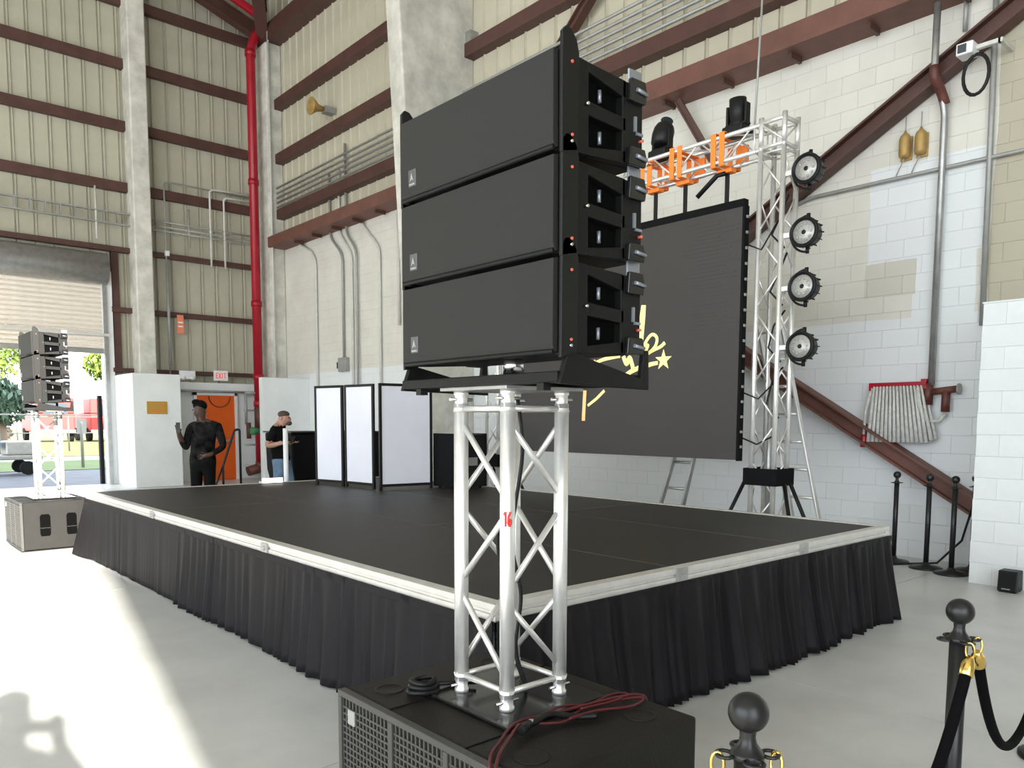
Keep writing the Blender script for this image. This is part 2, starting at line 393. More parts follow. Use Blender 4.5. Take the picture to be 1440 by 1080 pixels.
# roof and the unseen openings that let the daylight in
struct('ceiling', MB().bb(-16, WX+.2, -12, WY+.2, TOP, TOP+.15), 'roof', 'hangar roof deck above the frame', 'ceiling')
beam((9.15, 20.2, 11.4), (7.35, 16.9, 13.1), .42, .3).build('roof_brace', 'rust', bpy.data.objects['ceiling'])
beam((9.15, 20.2, 11.5), (4.6, 20.1, 12.9), .3, .26).build('roof_brace', 'rust', bpy.data.objects['ceiling'])
JX = .56-.18*10
struct('wall_back', MB().bb(JX, WX+.2, -10.3, -10, 0, TOP).bb(-16, JX, -10.3, -10, 10.4, TOP), 'panel', 'wall behind the camera with the open hangar door', 'wall')
struct('wall_front', MB().bb(-14.2, -14, -10, WY, 9.5, TOP).bb(-14.2, -14, 14, WY, 0, 9.5), 'panel', 'wall across from the stage with the open hangar door', 'wall')
# masonry partition standing out from the right wall
wp = struct('wall_partition', MB().bb(8.37, 8.8, -3, 2.66, 0, 2.69), 'white_wall', 'white painted block partition at the right edge', 'wall')
first = True
BP = 2.69/13
V, F = blk(0, BW-g, 0, BP-g, 0); ps = MB().add(V, F).build('block', 'white_wall', wp)
for r_ in range(13):
    z = r_*BP
    for c_ in range(4):
        y1 = 2.675-c_*BW-(0 if r_ % 2 else BW/2)
        if first: ps.location = (8.345, y1-BW+g, z); first = False
        else: inst(ps, (8.345, y1-BW+g, z), wp)
    if not r_ % 2:
        o = inst(ps, (8.345, 2.675-BW/2+g/2, z), wp); o.scale = (1, .49, 1)
MB().bb(8.34, 8.81, -3, 2.68, 2.69, 2.705).build('cap', 'white_wall', wp)

# ------------------------------------------------------------------ outside, seen through the roll-up door
gz = -.03
struct('ground_apron', MB().bb(-40, 60, WY, 27.6, -.3, gz), 'asphalt', 'blue grey asphalt apron outside the roll-up door', 'ground')
gs = MB().bb(-40, 70, 27.6, 34, -.3, gz+.02).build('grass_verge', 'grass'); tag(gs, 'green grass verge outside between apron and pale road', 'grass', kind='stuff')
struct('ground_road', MB().bb(-40, 90, 34, 38, -.3, gz), 'road', 'pale road strip crossing the grass outside', 'road')
gs = MB().bb(-60, 140, 38, 160, -.3, gz+.02).build('grass_field', 'drygrass'); tag(gs, 'sunlit dry yellow grass field beyond the road', 'grass', kind='stuff')
def tree(loc, h, r, mt, label, seed):
    rnd = random.Random(seed); t = thing('tree', label, 'tree', loc, 'trees beyond the roll-up door'); L = Vector(loc)
    MB().tube([L, L+Vector((.1, 0, h*.35)), L+Vector((-.1, .1, h*.75))], [.3, .22, .1], 8).build('trunk', 'bark', t)
    c = MB()
    for k in range(900):
        a = rnd.uniform(0, 2*PI); b = math.acos(rnd.uniform(-1, 1)); q = r*rnd.uniform(.45, 1)
        p = L+Vector((q*math.sin(b)*math.cos(a), q*math.sin(b)*math.sin(a), h*.72+.75*q*math.cos(b)))
        R = Euler((rnd.uniform(0, 6), rnd.uniform(0, 6), rnd.uniform(0, 6))).to_matrix(); s_ = rnd.uniform(.25, .5)
        c.add([p+R @ Vector(v)*s_ for v in ((-.5, 0, 0), (0, -.25, .05), (.6, 0, 0), (0, .25, .05))], [(0, 1, 2, 3)])
    o = c.build('crown', mt, t); o['kind'] = 'stuff'
tree((7.0, 50, 0), 7.4, 2.2, 'leaf', 'yellow green tree left of the far speaker stack outside', 1)
tree((12.6, 50, 0), 6.6, 1.3, 'leaf', 'small bright green tree next to the door post outside', 2)
tree((5.9, 41.5, 0), 3.2, 1.4, 'leaf2', 'low blue green bush outside behind the far speaker stack', 3)
def red_truck(loc, label):
    t = thing('truck', label, 'truck', loc, 'red vehicles parked beyond the road'); x, y, z = loc
    MB().bb(x-1.2, x+1.2, y, y+5.5, .7, 2.0).bb(x-1.2, x+1.2, y, y+2, 2.0, 3.1).build('body', 'truck_red', t, bevel=.08)
    MB().bb(x-.75, x+.75, y-.03, y, 1.9, 2.7).build('windscreen', 'glass', t)
    MB().bb(x-1.15, x+1.15, y+2.1, y+5.4, 2.0, 3.2).build('box', 'white', t, bevel=.05)
    for a in (-1.1, 1.1):
        for b in (1, 4.4): MB().lathe([(.48, -.14), (.48, .14)], (x+a, y+b, .48), 16, Matrix.Rotation(PI/2, 3, 'Y')).build('wheel', 'rubber', t)
    MB().bb(x-1.2, x+1.2, y-.1, y, .6, .85).build('bumper', 'galv', t)
red_truck((12.2, 62, 0), 'red truck outside just right of the far speaker stack')
red_truck((15.6, 62, 0), 'red truck outside partly behind the roll-up door post')
fn = thing('chain_fence', 'thin wire fence with dark posts beyond the road', 'fence', (0, 44, 0))
for k in range(14): MB().tube([(-4+k*2.2, 44, 0), (-4+k*2.2, 44, 1.75)], .04, 6).build('post', 'conduit', fn)
for z in (.9, 1.7): MB().tube([(-4, 44, z), (24.6, 44, z)], .025, 6).build('rail', 'conduit', fn)
tag(MB().tube([(6.36, 28.6, 0), (6.36, 28.6, 1.45), (6.36, 28.6, 1.5)], .05, 8).bb(6.22, 6.5, 28.57, 28.6, 1.1, 1.6).build('sign_post', 'conduit'), 'thin grey sign post standing on the grass verge', 'sign post')
ct = thing('utility_cart', 'blue and grey utility cart parked outside behind the far truss', 'cart', (3.65, 26.2, gz))
MB().bb(2.6, 4.7, 25.7, 26.9, .42, .55).build('bed', 'conduit', ct, bevel=.03)
MB().bb(3.25, 3.7, 25.8, 26.8, .75, 1.35).build('cab', 'bluecart', ct, bevel=.05)
MB().bb(3.8, 4.6, 25.8, 26.7, .55, .95).build('load', 'galv', ct, bevel=.05)
for a in (3.0, 4.3):
    for b in (25.65, 26.95): MB().lathe([(.2, -.06), (.2, .06)], (a, b, .19), 14, Matrix.Rotation(PI/2, 3, 'X')).build('wheel', 'rubber', ct)
MB().tube([(3.3, 25.85, .5), (3.3, 25.85, 1.7), (4.5, 25.85, 1.7), (4.5, 25.85, .9)], .03, 6).build('roll_bar', 'conduit', ct)
hd = thing('hedge', 'grey brown row of bushes and parked clutter along the fence', 'hedge', (2, 46, 0)); hb = MB(); rnd = random.Random(5)
for k in range(1500):
    p = Vector((rnd.uniform(-6, 7.2), rnd.uniform(45.6, 47.4), abs(rnd.gauss(.8, .5)))); R = Euler((rnd.uniform(0, 6), rnd.uniform(0, 6), 0)).to_matrix(); s_ = rnd.uniform(.2, .45)
    hb.add([p+R @ Vector(v)*s_ for v in ((-.5, 0, 0), (0, -.4, .05), (.5, 0, 0), (0, .4, .05))], [(0, 1, 2, 3)])
o = hb.build('foliage', 'bark', hd); o['kind'] = 'stuff'

# ------------------------------------------------------------------ stage
SX0, SX1, SY0, SY1, SZ = 2.20, 6.30, 2.60, 9.84, .74
st = thing('stage', 'low black stage platform with bright aluminium edge rails', 'stage', (SX0, SY0, 0))
nx, ny = 3, 3; pw, pl = (SX1-SX0)/nx, (SY1-SY0)/ny
LIP = .075
for i in range(nx):
    for j in range(ny):
        x0 = SX0+i*pw+(LIP if i == 0 else .006); x1 = SX0+(i+1)*pw-(LIP if i == nx-1 else .006)
        y0 = SY0+j*pl+(LIP if j == 0 else .006); y1 = SY0+(j+1)*pl-(LIP if j == ny-1 else .006)
        MB().bb(x0, x1, y0, y1, SZ-.05, SZ-.001).build('deck_panel', 'deck', st, bevel=.002)
        for (a, b) in ((x0+.06, y0+.06), (x1-.06, y1-.06)): MB().tube([(a, b, 0), (a, b, SZ-.05)], .024, 8).build('leg', 'alu', st)
for i in range(1, nx): MB().bb(SX0+i*pw-.006, SX0+i*pw+.006, SY0+LIP, SY1-LIP, SZ-.05, SZ-.0005).build('seam_strip', 'seam', st)
for j in range(1, ny): MB().bb(SX0+LIP, SX1-LIP, SY0+j*pl-.006, SY0+j*pl+.006, SZ-.05, SZ-.0003).build('seam_strip', 'seam', st)
def rail(x0, x1, y0, y1, ax):
    """extruded edge profile: top lip, groove, lower flange"""
    b = MB()
    b.bb(x0, x1, y0, y1, SZ-.028, SZ+.004)
    i = .008
    b.bb(x0+(i if ax == 'y' else 0), x1-(i if ax == 'y' else 0), y0+(i if ax == 'x' else 0), y1-(i if ax == 'x' else 0), SZ-.045, SZ-.028)
    b.bb(x0, x1, y0, y1, SZ-.078, SZ-.045)
    return b
for j in range(ny):
    rail(SX0, SX0+LIP-.001, SY0+j*pl+.002, SY0+(j+1)*pl-.002, 'y').build('edge_rail', 'alu_edge', st, bevel=.003)
    rail(SX1-LIP+.001, SX1, SY0+j*pl+.002, SY0+(j+1)*pl-.002, 'y').build('edge_rail', 'alu_edge', st, bevel=.003)
for i in range(nx):
    a = SX0+i*pw+(LIP if i == 0 else .002); c = SX0+(i+1)*pw-(LIP if i == nx-1 else .002)
    rail(a, c, SY0, SY0+LIP-.001, 'x').build('edge_rail', 'alu_edge', st, bevel=.003)
    rail(a, c, SY1-LIP+.001, SY1, 'x').build('edge_rail', 'alu_edge', st, bevel=.003)
for j in range(1, ny): MB().bb(SX0-.012, SX0+.002, SY0+j*pl-.05, SY0+j*pl+.05, SZ-.07, SZ-.008).tube([(SX0-.02, SY0+j*pl, SZ-.04), (SX0, SY0+j*pl, SZ-.04)], .014, 8).build('clamp', 'galv', st)
for i in range(1, nx): MB().bb(SX0+i*pw-.05, SX0+i*pw+.05, SY0-.012, SY0+.002, SZ-.075, SZ+.003).bb(SX0+i*pw-.03, SX0+i*pw+.03, SY0-.02, SY0, SZ-.05, SZ-.03).build('clamp', 'galv', st)

def skirt(p0, p1, out, amp, freq, flare, label, seed, loc, z1=SZ-.072, endflare=0.0):
    p0, p1, out = Vector(p0), Vector(p1), Vector(out); L = (p1-p0).length; d = (p1-p0)/L; rnd = random.Random(seed)
    n = int(L/.018); rows = 12; V = []; F = []; ph = [rnd.uniform(0, 6) for _ in range(6)]; sm = 0
    us = []; a = 0
    # irregular pleats
    knots = [0]
    while knots[-1] < L+.5: knots.append(knots[-1]+rnd.choice((.35, .6, .8, 1.0, 1.3, 1.9))*rnd.uniform(.8, 1.25)/freq)
    hs = [rnd.uniform(.12, 1.15) for _ in knots]
    for i in range(n+1):
        u = L*i/n
        k = max(q for q in range(len(knots)) if knots[q] <= u); t = (u-knots[k])/(knots[k+1]-knots[k])
        pl_ = (hs[k]*(1-t)+hs[k+1]*t)*(.5-.5*math.cos(2*PI*t))
        for j in range(rows+1):
            q = j/rows; z = z1+(.015-z1)*q
            am = amp*(.25+.9*q)
            drift = .05*q*math.sin(u*2.1+ph[0])+.03*q*math.sin(u*5.3+ph[1])
            off = am*pl_+amp*.12*q*math.sin(u*61+3*math.sin(u*7+ph[4]))+flare*q**1.3+am*.3*math.sin(u*3+ph[2])*q+.004
            e = endflare*q*max(0, (u-(L-.35))/.35)
            p = p0+d*(u+drift*.4+e)+out*(off+e*.35); V.append((p.x, p.y, z+.004*math.sin(u*9+ph[3])*q))
    for i in range(n):
        for j in range(rows): F.append((i*(rows+1)+j, (i+1)*(rows+1)+j, (i+1)*(rows+1)+j+1, i*(rows+1)+j+1))
    t = thing('stage_skirt', label, 'skirt', loc, 'black stage skirts')
    o = MB().add(V, F, True).build('cloth', 'cloth', t, solid=.003)
    q0, q1 = p0+out*.003, p1+out*.003
    R = Matrix((d, Vector((0, 0, 1)).cross(d), (0, 0, 1))).transposed()
    MB().box((q0+q1)/2+Vector((0, 0, z1-.02))+out*.006, (L, .012, .045), R).build('header_band', 'cloth', t, bevel=.003)
    return t
ox = SX0-.004
skirt((ox, SY0, 0), (ox, 6.72, 0), (-1, 0, 0), .040, 9, .035, 'black pleated stage skirt on the front edge nearest the big truss', 3, (SX0, SY0, 0))
skirt((ox, 6.72, 0), (ox, 8.40, 0), (-1, 0, 0), .010, 2.2, .03, 'plain black stage skirt panel in the middle of the front edge', 4, (SX0, 6.72, 0))
skirt((ox, 8.40, 0), (ox, SY1, 0), (-1, 0, 0), .012, 2.6, .03, 'black stage skirt at the far end, flaring out beside the far subwoofer', 5, (SX0, 8.40, 0), endflare=.22)
skirt((SX1, SY0-.004, 0), (SX0, SY0-.004, 0), (0, -1, 0), .072, 10, .07, 'deep pleated black stage skirt along the short side facing the stanchions', 6, (SX1, SY0, 0))

# ------------------------------------------------------------------ speakers and trusses
def truss(name, label, cat, base, axis, L, s=.24, rc=.025, rb=.010, nb=3, group=None, caps=.07, mt='alu', first_h=.06, plate=False):
    """box truss; base = corner of chord grid (min corner); axis 'z' or 'y'"""
    t = thing(name, label, cat, base, group); B = Vector(base)
    if axis == 'z': mp = lambda a, b, c: B+Vector((a, b, c))
    else: mp = lambda a, b, c: B+Vector((a, c, b))
    C = [(0, 0), (s, 0), (s, s), (0, s)]
    for a, b in C:
        MB().tube([mp(a, b, caps*.6), mp(a, b, L-caps*.6)], rc, 12).build('chord', mt, t)
        for e, q in ((0, 1), (L, -1)):
            cp = MB().tube([mp(a, b, e), mp(a, b, e+q*.012), mp(a, b, e+q*.016), mp(a, b, e+q*caps*.6), mp(a, b, e+q*caps)], [rc*1.02, rc*1.02, rc*.86, rc*.86, rc*1.12], 12).build('coupler', mt, t)
            if caps > .03: MB().tube([mp(a-rc*1.9, b, e+q*caps*.4), mp(a+rc*1.9, b, e+q*caps*.4)], rc*.22, 8).build('pin', 'steel', cp)
    z0, z1 = first_h, L-first_h
    for k in range(4):
        a, b = C[k], C[(k+1) % 4]
        for z in (z0, z1): MB().tube([mp(*a, z), mp(*b, z)], rb, 8).build('cross_bar', mt, t)
        h0, h1 = z0+.02, z1-.02; dz = (h1-h0)/nb
        for q in range(nb):
            p, r_ = (a, b) if q % 2 == 0 else (b, a)
            if axis == 'z': p, r_ = r_, p
            MB().tube([mp(*p, h0+q*dz+.02), mp(*r_, h0+(q+1)*dz-.02)], rb, 8).build('brace', mt, t)
    return t

SUBH = .59
def make_sub(x0, y0, label):
    DXs, DYs = .77, 1.02; x1, y1 = x0+DXs, y0+DYs
    t = thing('subwoofer', label, 'subwoofer', (x0+DXs/2, y0+DYs/2, 0), 'subwoofers under the line arrays')
    MB().bb(x0+.03, x1, y0, y1, .02, SUBH-.004).build('cabinet', 'sub', t, bevel=.012)
    for a in (x0+.1, x1-.1):
        for b in (y0+.1, y1-.1): MB().lathe([(.03, 0), (.035, .02)], (a, b, 0), 12).build('foot', 'rubber', t)
    # front grille (faces -X): frame, foam and a wire lattice
    MB().bb(x0+.018, x0+.03, y0+.02, y1-.02, .04, SUBH-.03).build('grille_foam', 'foam', t)
    fr = MB()
    fr.bb(x0, x0+.03, y0, y1, SUBH-.028, SUBH-.004).bb(x0, x0+.03, y0, y1, .02, .045).bb(x0, x0+.03, y0, y0+.022, .045, SUBH-.028).bb(x0, x0+.03, y1-.022, y1, .045, SUBH-.028)
    for q in (.36, .66): fr.bb(x0, x0+.02, y0+q*DYs-.012, y0+q*DYs+.012, .045, SUBH-.028)
    fr.build('grille_frame', 'sub_grille', t, bevel=.003)
    la = MB(); n = 44
    for k in range(1, n): la.bb(x0+.008, x0+.014, y0+DYs*k/n-.0035, y0+DYs*k/n+.0035, .05, SUBH-.032)
    k = .07
    while k < SUBH-.04: la.bb(x0+.007, x0+.013, y0+.022, y1-.022, k-.0035, k+.0035); k += .024
    o = la.build('grille_mesh', 'sub_grille', t); o['kind'] = 'stuff'
    MB().bb(x0-.001, x0+.008, y1-.115, y1-.07, SUBH-.115, SUBH-.06).build('badge', 'badge_l', t, bevel=.003)
    # stacking recess discs and the handle pairs on both sides
    for (a, b) in ((x0+.14, y0+.13), (x1-.14, y0+.13), (x0+.14, y1-.13), (x1-.14, y1-.13)):
        MB().lathe([(.055, SUBH-.0045), (.055, SUBH-.001), (.048, SUBH-.001), (.044, SUBH-.0035), (.0, SUBH-.0035)], (a, b, 0), 28).build('stacking_cup', 'sub', t)
    MB().bb(x0+.03, x1, y0+.30, y0+.305, SUBH-.005, SUBH-.001).build('top_groove', 'black_m', t)
    MB().bb(x0+.03, x1, y1-.305, y1-.30, SUBH-.005, SUBH-.001).build('top_groove', 'black_m', t)
    for ys, sg in ((y0, -1), (y1, 1)):
        for a in (x0+.20, x0+.48):
            hnd = MB().prism([(a+p*.11, ys+sg*.001, .31+q*.13) for p, q in ((.1, -1), (.9, -1), (1, -.8), (1, .8), (.85, 1), (.15, 1), (0, .8), (0, -.8))], (0, sg*.004, 0)).build('handle_cup', 'dark', t)
            MB().bb(a-.005, a+.115, min(ys, ys+sg*.016), max(ys, ys+sg*.016), .27, .285).build('grip', 'cab', hnd, bevel=.003)
    return t
sub0 = make_sub(1.354, 1.47, 'big black subwoofer with a wire grille in the foreground')
D_FAR = Vector((.306, 9.08, 0))

TB = (1.655, 1.895, SUBH+.012)
tr0 = truss('truss_tower', 'short bright aluminium box truss standing on the foreground subwoofer', 'truss', TB, 'z', 1.06, .245, .0255, .0105, 3, 'truss towers under the line arrays')
MB().bb(TB[0]-.10, TB[0]+.36, TB[1]-.12, TB[1]+.36, SUBH, SUBH+.012).build('base_plate', 'black_g', tr0, bevel=.003)
MB().bb(TB[0]-.05, TB[0]+.30, TB[1]-.05, TB[1]+.30, SUBH+1.072, SUBH+1.084).build('top_plate', 'galv', tr0, bevel=.002)

AX, AY, AW, AZ = 1.60, 1.612, .79, SUBH+1.084      # array front plane, near side, width, top of truss
af0 = thing('array_frame', 'black steel stacking frame on top of the foreground truss', 'frame', (AX+.2, AY+AW/2, AZ), 'stacking frames under the line arrays')
MB().bb(AX-.01, AX+.05, AY-.005, AY+AW+.005, AZ, AZ+.032).build('front_beam', 'cab', af0, bevel=.004)
for y in (AY-.018, AY+AW-.002):
    MB().prism([(AX-.01, y, AZ-.005), (AX+.02, y, AZ+.075), (AX+.05, y, AZ+.085), (AX+.355, y, AZ+.022), (AX+.368, y, AZ+.112), (AX+.390, y, AZ+.112), (AX+.394, y, AZ-.012)], (0, .02, 0)).build('side_arm', 'cab', af0, bevel=.003)
MB().bb(AX+.33, AX+.388, AY, AY+AW, AZ, AZ+.035).build('rear_beam', 'cab', af0, bevel=.004)
MB().bb(AX+.05, AX+.34, AY+.30, AY+.36, AZ, AZ+.03).build('spine', 'cab', af0)
MB().tube([(AX+.12, AY+.33, AZ+.03), (AX+.12, AY+.33, AZ+.11)], .035, 16).build('pivot', 'steel', af0)
for y in (AY+.06, AY+AW-.1): MB().bb(AX+.0, AX+.03, y, y+.03, AZ-.022, AZ).build('stop', 'black', af0)

def make_cab(label):
    """line array element in its own space: front plane X=0, centre Y=0, Z=0 at the bottom front edge"""
    t = thing('line_array_speaker', label, 'speaker', (0, 0, 0), 'line array speakers')
    H0, H1, Dp, hw = .278, .238, .378, AW/2; zc = .139
    zt = lambda x: zc+H0/2+(H1-H0)/2*(x/Dp); zb = lambda x: zc-H0/2-(H1-H0)/2*(x/Dp)
    MB().prism([(.012, -hw+.03, zb(.012)+.008), (Dp, -hw+.03, zb(Dp)), (Dp, -hw+.03, zt(Dp)), (.012, -hw+.03, zt(.012)-.002)], (0, 2*hw-.06, 0)).build('enclosure', 'cab', t, bevel=.006)
    # grille with a rolled lower lip
    pr = [(.0, zt(0)-.004), (.02, zt(0)-.001), (.02, zb(0)+.012), (.012, zb(0)+.008), (.002, zb(0)+.018), (-.002, zb(0)+.03)]
    MB().prism([(x, -hw+.010, z) for x, z in pr], (0, 2*hw-.02, 0)).build('grille', 'cab_grille', t, bevel=.002)
    MB().tube([(.006, -hw+.012, zb(0)+.010), (.006, hw-.012, zb(0)+.010)], .008, 10).build('lip', 'cab', t)
    bd = MB().bb(-.0035, .001, hw-.105, hw-.062, .048, .105).build('badge', 'badge', t, bevel=.0015)
    MB().prism([(-.004, hw-.083, .094), (-.004, hw-.094, .066), (-.004, hw-.084, .072), (-.004, hw-.072, .064)], (-.0012, 0, 0)).bb(-.0052, -.004, hw-.10, hw-.068, .052, .058).build('emblem', 'badge_l', bd)
    for sg in (-1, 1):
        ys = sg*(hw-.03)
        def pl(poly, name, mt, th=.03, par=None, bv=.003, o=0.0):
            return MB().prism([(x, ys+sg*o, z) for x, z in poly], (0, sg*th, 0)).build(name, mt, par or t, bevel=bv)
        sp = pl([(.022, zb(0)+.004), (.135, zb(.13)+.002), (.135, zt(.13)-.002), (.022, zt(0))], 'side_plate', 'cab')
        pl([(.135, zt(.135)-.002), (.135, zt(.135)-.03), (.30, zt(.3)-.055), (.30, zt(.3)-.002)], 'side_rim', 'cab')
        pl([(.135, zb(.135)+.002), (.30, zb(.3)+.002), (.30, zb(.3)+.04), (.135, zb(.135)+.025)], 'side_rim', 'cab')
        pl([(.135, zc-.018), (.135, zc+.022), (.30, zc+.012), (.30, zc-.028)], 'grip_bar', 'cab')
        pl([(.285, zb(.285)+.004), (Dp, zb(Dp)), (Dp, zt(Dp)), (.285, zt(.285)-.004)], 'rear_plate', 'cab')
        MB().bb(.14, .285, min(ys, ys+sg*.003), max(ys, ys+sg*.003), zb(.2)+.02, zt(.2)-.02).build('handle_recess', 'dark', t)
        for z in (zc-.065, zc+.055): MB().tube([(.20, ys+sg*.012, z-.018), (.20, ys+sg*.012, z+.018)], .006, 8).build('rod', 'grey_m', t)
        # front rigging link and its pins
        pl([(.012, zb(0)-.008), (.075, zb(.07)+.002), (.082, zt(.08)+.0), (.072, zt(0)+.03), (.05, zt(0)+.052), (.03, zt(0)+.056), (.016, zt(0)+.04), (.014, zt(0)-.03)], 'rigging_link', 'black', .012, None, .002, .0305)
        for (x, z, mt_) in ((.052, zt(0)-.035, 'red_pin'), (.052, zb(0)+.045, 'red_pin'), (.052, zb(0)+.028, 'steel'), (.118, zc+.008, 'steel'), (.362, zc-.045, 'red_pin')):
            MB().tube([(x, ys+sg*.03, z), (x, ys+sg*.046, z)], .0045, 8).build('pin', mt_, t)
        # rear rigging hardware
        for z0_, z1_ in ((zt(Dp)-.055, zt(Dp)+.012), (zb(Dp)-.004, zb(Dp)+.05)):
            rr = pl([(.302, z0_), (.378, z0_), (.384, (z0_+z1_)/2), (.374, z1_), (.308, z1_)], 'rear_rigging', 'black_g', .016, None, .004, .03)
            MB().tube([(.328, ys+sg*.05, (z0_+z1_)/2), (.376, ys+sg*.05, (z0_+z1_)/2-.006)], .006, 8).build('lever', 'grey_m', rr)
        MB().bb(.335, .345, min(ys+sg*.03, ys+sg*.036), max(ys+sg*.03, ys+sg*.036), zc-.02, zc+.025).bb(.345, .374, min(ys+sg*.03, ys+sg*.036), max(ys+sg*.03, ys+sg*.036), zc-.028, zc-.02).build('rear_catch', 'grey_m', t)
        MB().bb(.325, .386, min(ys+sg*.012, ys+sg*.02), max(ys+sg*.012, ys+sg*.02), zt(.38)-.004, zt(.38)+.052).build('rear_link', 'grey_m', t, bevel=.004)
    return t
cab0 = make_cab('top speaker of the large foreground line array')
ANG = [.3, .5, .8]      # forward lean of the bottom, middle and top cabinet
px, pz = AX-.012, AZ+.078
places = []
for k in range(3):
    a = math.radians(ANG[k]); places.append((px, pz, a)); px -= math.sin(a)*.286; pz += math.cos(a)*.286
lab_near = ['bottom speaker of the large foreground line array', 'middle speaker of the large foreground line array', 'top speaker of the large foreground line array']
lab_far = ['bottom speaker of the small far line array by the roll-up door', 'middle speaker of the small far line array by the roll-up door', 'top speaker of the small far line array by the roll-up door']
for k in (2, 1, 0):
    x, z, a = places[k]
    if k == 2: c = cab0
    else: c = dup(cab0, (0, 0, 0), lab_near[k])
    c.location = (x, AY+AW/2, z); c.rotation_euler = (0, -a, 0)
    c2 = dup(c, D_FAR, lab_far[k])
dup(sub0, D_FAR, 'black subwoofer under the far line array, two handle cups on its side')
dup(tr0, D_FAR, 'short aluminium box truss under the far line array by the roll-up door')
dup(af0, D_FAR, 'black stacking frame on top of the far truss')
# red number painted on the near truss leg
nm = MB(); lx, ly, lz = TB[0], TB[1], 1.245; Rr = .0262
def onleg(a, z): return Vector((lx+Rr*math.sin(a), ly-Rr*math.cos(a), lz+z))
def stroke(p, wd=.0040):
    for (a0, z0), (a1, z1) in zip(p[:-1], p[1:]):
        n = 4
        for q in range(n):
            t0, t1 = q/n, (q+1)/n
            nm.tube([onleg(a0+(a1-a0)*t0, z0+(z1-z0)*t0), onleg(a0+(a1-a0)*t1, z0+(z1-z0)*t1)], wd, 6)
stroke([(-1.15, .014), (-.95, .024), (-.95, -.024)]); stroke([(-.35, .024), (-.6, .006), (-.62, -.016), (-.45, -.024), (-.28, -.014), (-.3, -.002), (-.58, .0)])
nm.build('number_mark', 'mark_red', tr0)

# ------------------------------------------------------------------ goal-post truss behind the stage
GX = 7.0
G = 'goal post truss behind the stage'
tw1 = truss('truss_tower', 'tall aluminium truss tower right of the screen, carrying four round lights', 'truss', (GX, 4.03, 0), 'z', 4.22, .245, .025, .009, 11, G, .03)
tw2 = truss('truss_tower', 'tall aluminium truss tower at the far left end of the screen', 'truss', (GX, 8.22, 0), 'z', 4.22, .245, .025, .009, 11, G, .03)
hz = truss('truss_beam', 'horizontal aluminium truss above the screen with orange straps', 'truss', (GX, 4.29, 4.20), 'y', 3.92, .24, .022, .009, 12, G, .03)
for t, y in ((tw1, 4.03), (tw2, 8.22)):
    # corner block on top
    for a in (0, .245):
        for b in (0, .245):
            MB().tube([(GX+a, y+b, 4.22), (GX+a, y+b, 4.50)], .025, 10).build('corner_post', 'alu', t)
    for z in (4.215, 4.45):
        for q in range(2):
            MB().tube([(GX, y+q*.245, z), (GX+.245, y+q*.245, z)], .02, 8).build('corner_bar', 'alu', t)
            MB().tube([(GX+q*.245, y, z), (GX+q*.245, y+.245, z)], .02, 8).build('corner_bar', 'alu', t)
    MB().tube([(GX, y, 4.24), (GX+.245, y, 4.44)], .01, 8).tube([(GX, y, 4.24), (GX, y+.245, 4.44)], .01, 8).build('corner_brace', 'alu', t)
    # lift stand: mast, black collar, outrigger legs
    ls = thing('crank_stand', 'black crank stand collar and splayed legs at the foot of the %s truss tower' % ('right' if y < 5 else 'left'), 'stand', (GX+.12, y+.12, 0), 'crank stands in the truss towers')
    MB().tube([(GX+.12, y+.12, .25), (GX+.12, y+.12, 1.9)], .03, 10).build('mast', 'galv', ls)
    cb = MB()
    cb.bb(GX-.05, GX-.033, y-.06, y+.31, .93, 1.10).bb(GX+.28, GX+.297, y-.06, y+.31, .93, 1.10).bb(GX-.033, GX+.28, y-.06, y-.043, .93, 1.10).bb(GX-.033, GX+.28, y+.29, y+.31, .93, 1.10)
    cb.build('collar', 'black_m', ls, bevel=.004)
    for (a, b) in ((-.28, -.50), (.40, -.45), (-.32, .55), (.45, .55)):
        MB().tube([(GX+.12+a*.22, y+.12+b*.42, .95), (GX+.12+a, y+.12+b, .03)], .02, 8).build('outrigger', 'black', ls)
        MB().lathe([(.045, 0), (.045, .015), (.015, .03)], (GX+.12+a, y+.12+b, 0), 12).build('foot', 'rubber', ls)

# ------------------------------------------------------------------ LED screen
LX = 6.85
sn = thing('led_screen', 'large dark grey video screen with yellow handwriting and a star', 'screen', (LX+.05, 6.1, 1.17))
MB().bb(LX, LX+.07, 4.36, 7.87, 1.18, 3.72).build('display', 'screen', sn)
MB().bb(LX-.006, LX+.075, 4.345, 7.885, 3.66, 3.735).build('top_rail', 'black_m', sn, bevel=.004)
MB().bb(LX-.002, LX+.075, 4.335, 4.362, 1.17, 3.67).build('side_rail', 'black_m', sn)
MB().bb(LX-.002, LX+.075, 7.868, 7.895, 1.17, 3.67).build('side_rail', 'black_m', sn)
for k in range(7):
    MB().bb(LX+.07, LX+.12, 4.40+k*.5, 4.82+k*.5, 1.25, 3.6).build('rear_case', 'black_m', sn, bevel=.01)
for k in range(16): MB().bb(LX+.02, LX+.05, 4.322, 4.336, 1.3+k*.15, 1.325+k*.15).build('latch', 'conduit', sn)
rip = MB()
for k in range(58): rip.bb(LX-.0022, LX+.001, 4.50+.14*math.sin(k*1.7), 4.98+.1*math.sin(k*.9), 1.24+k*.041, 1.252+k*.041)
o = rip.build('pixel_rows', 'screen', sn); o['kind'] = 'stuff'
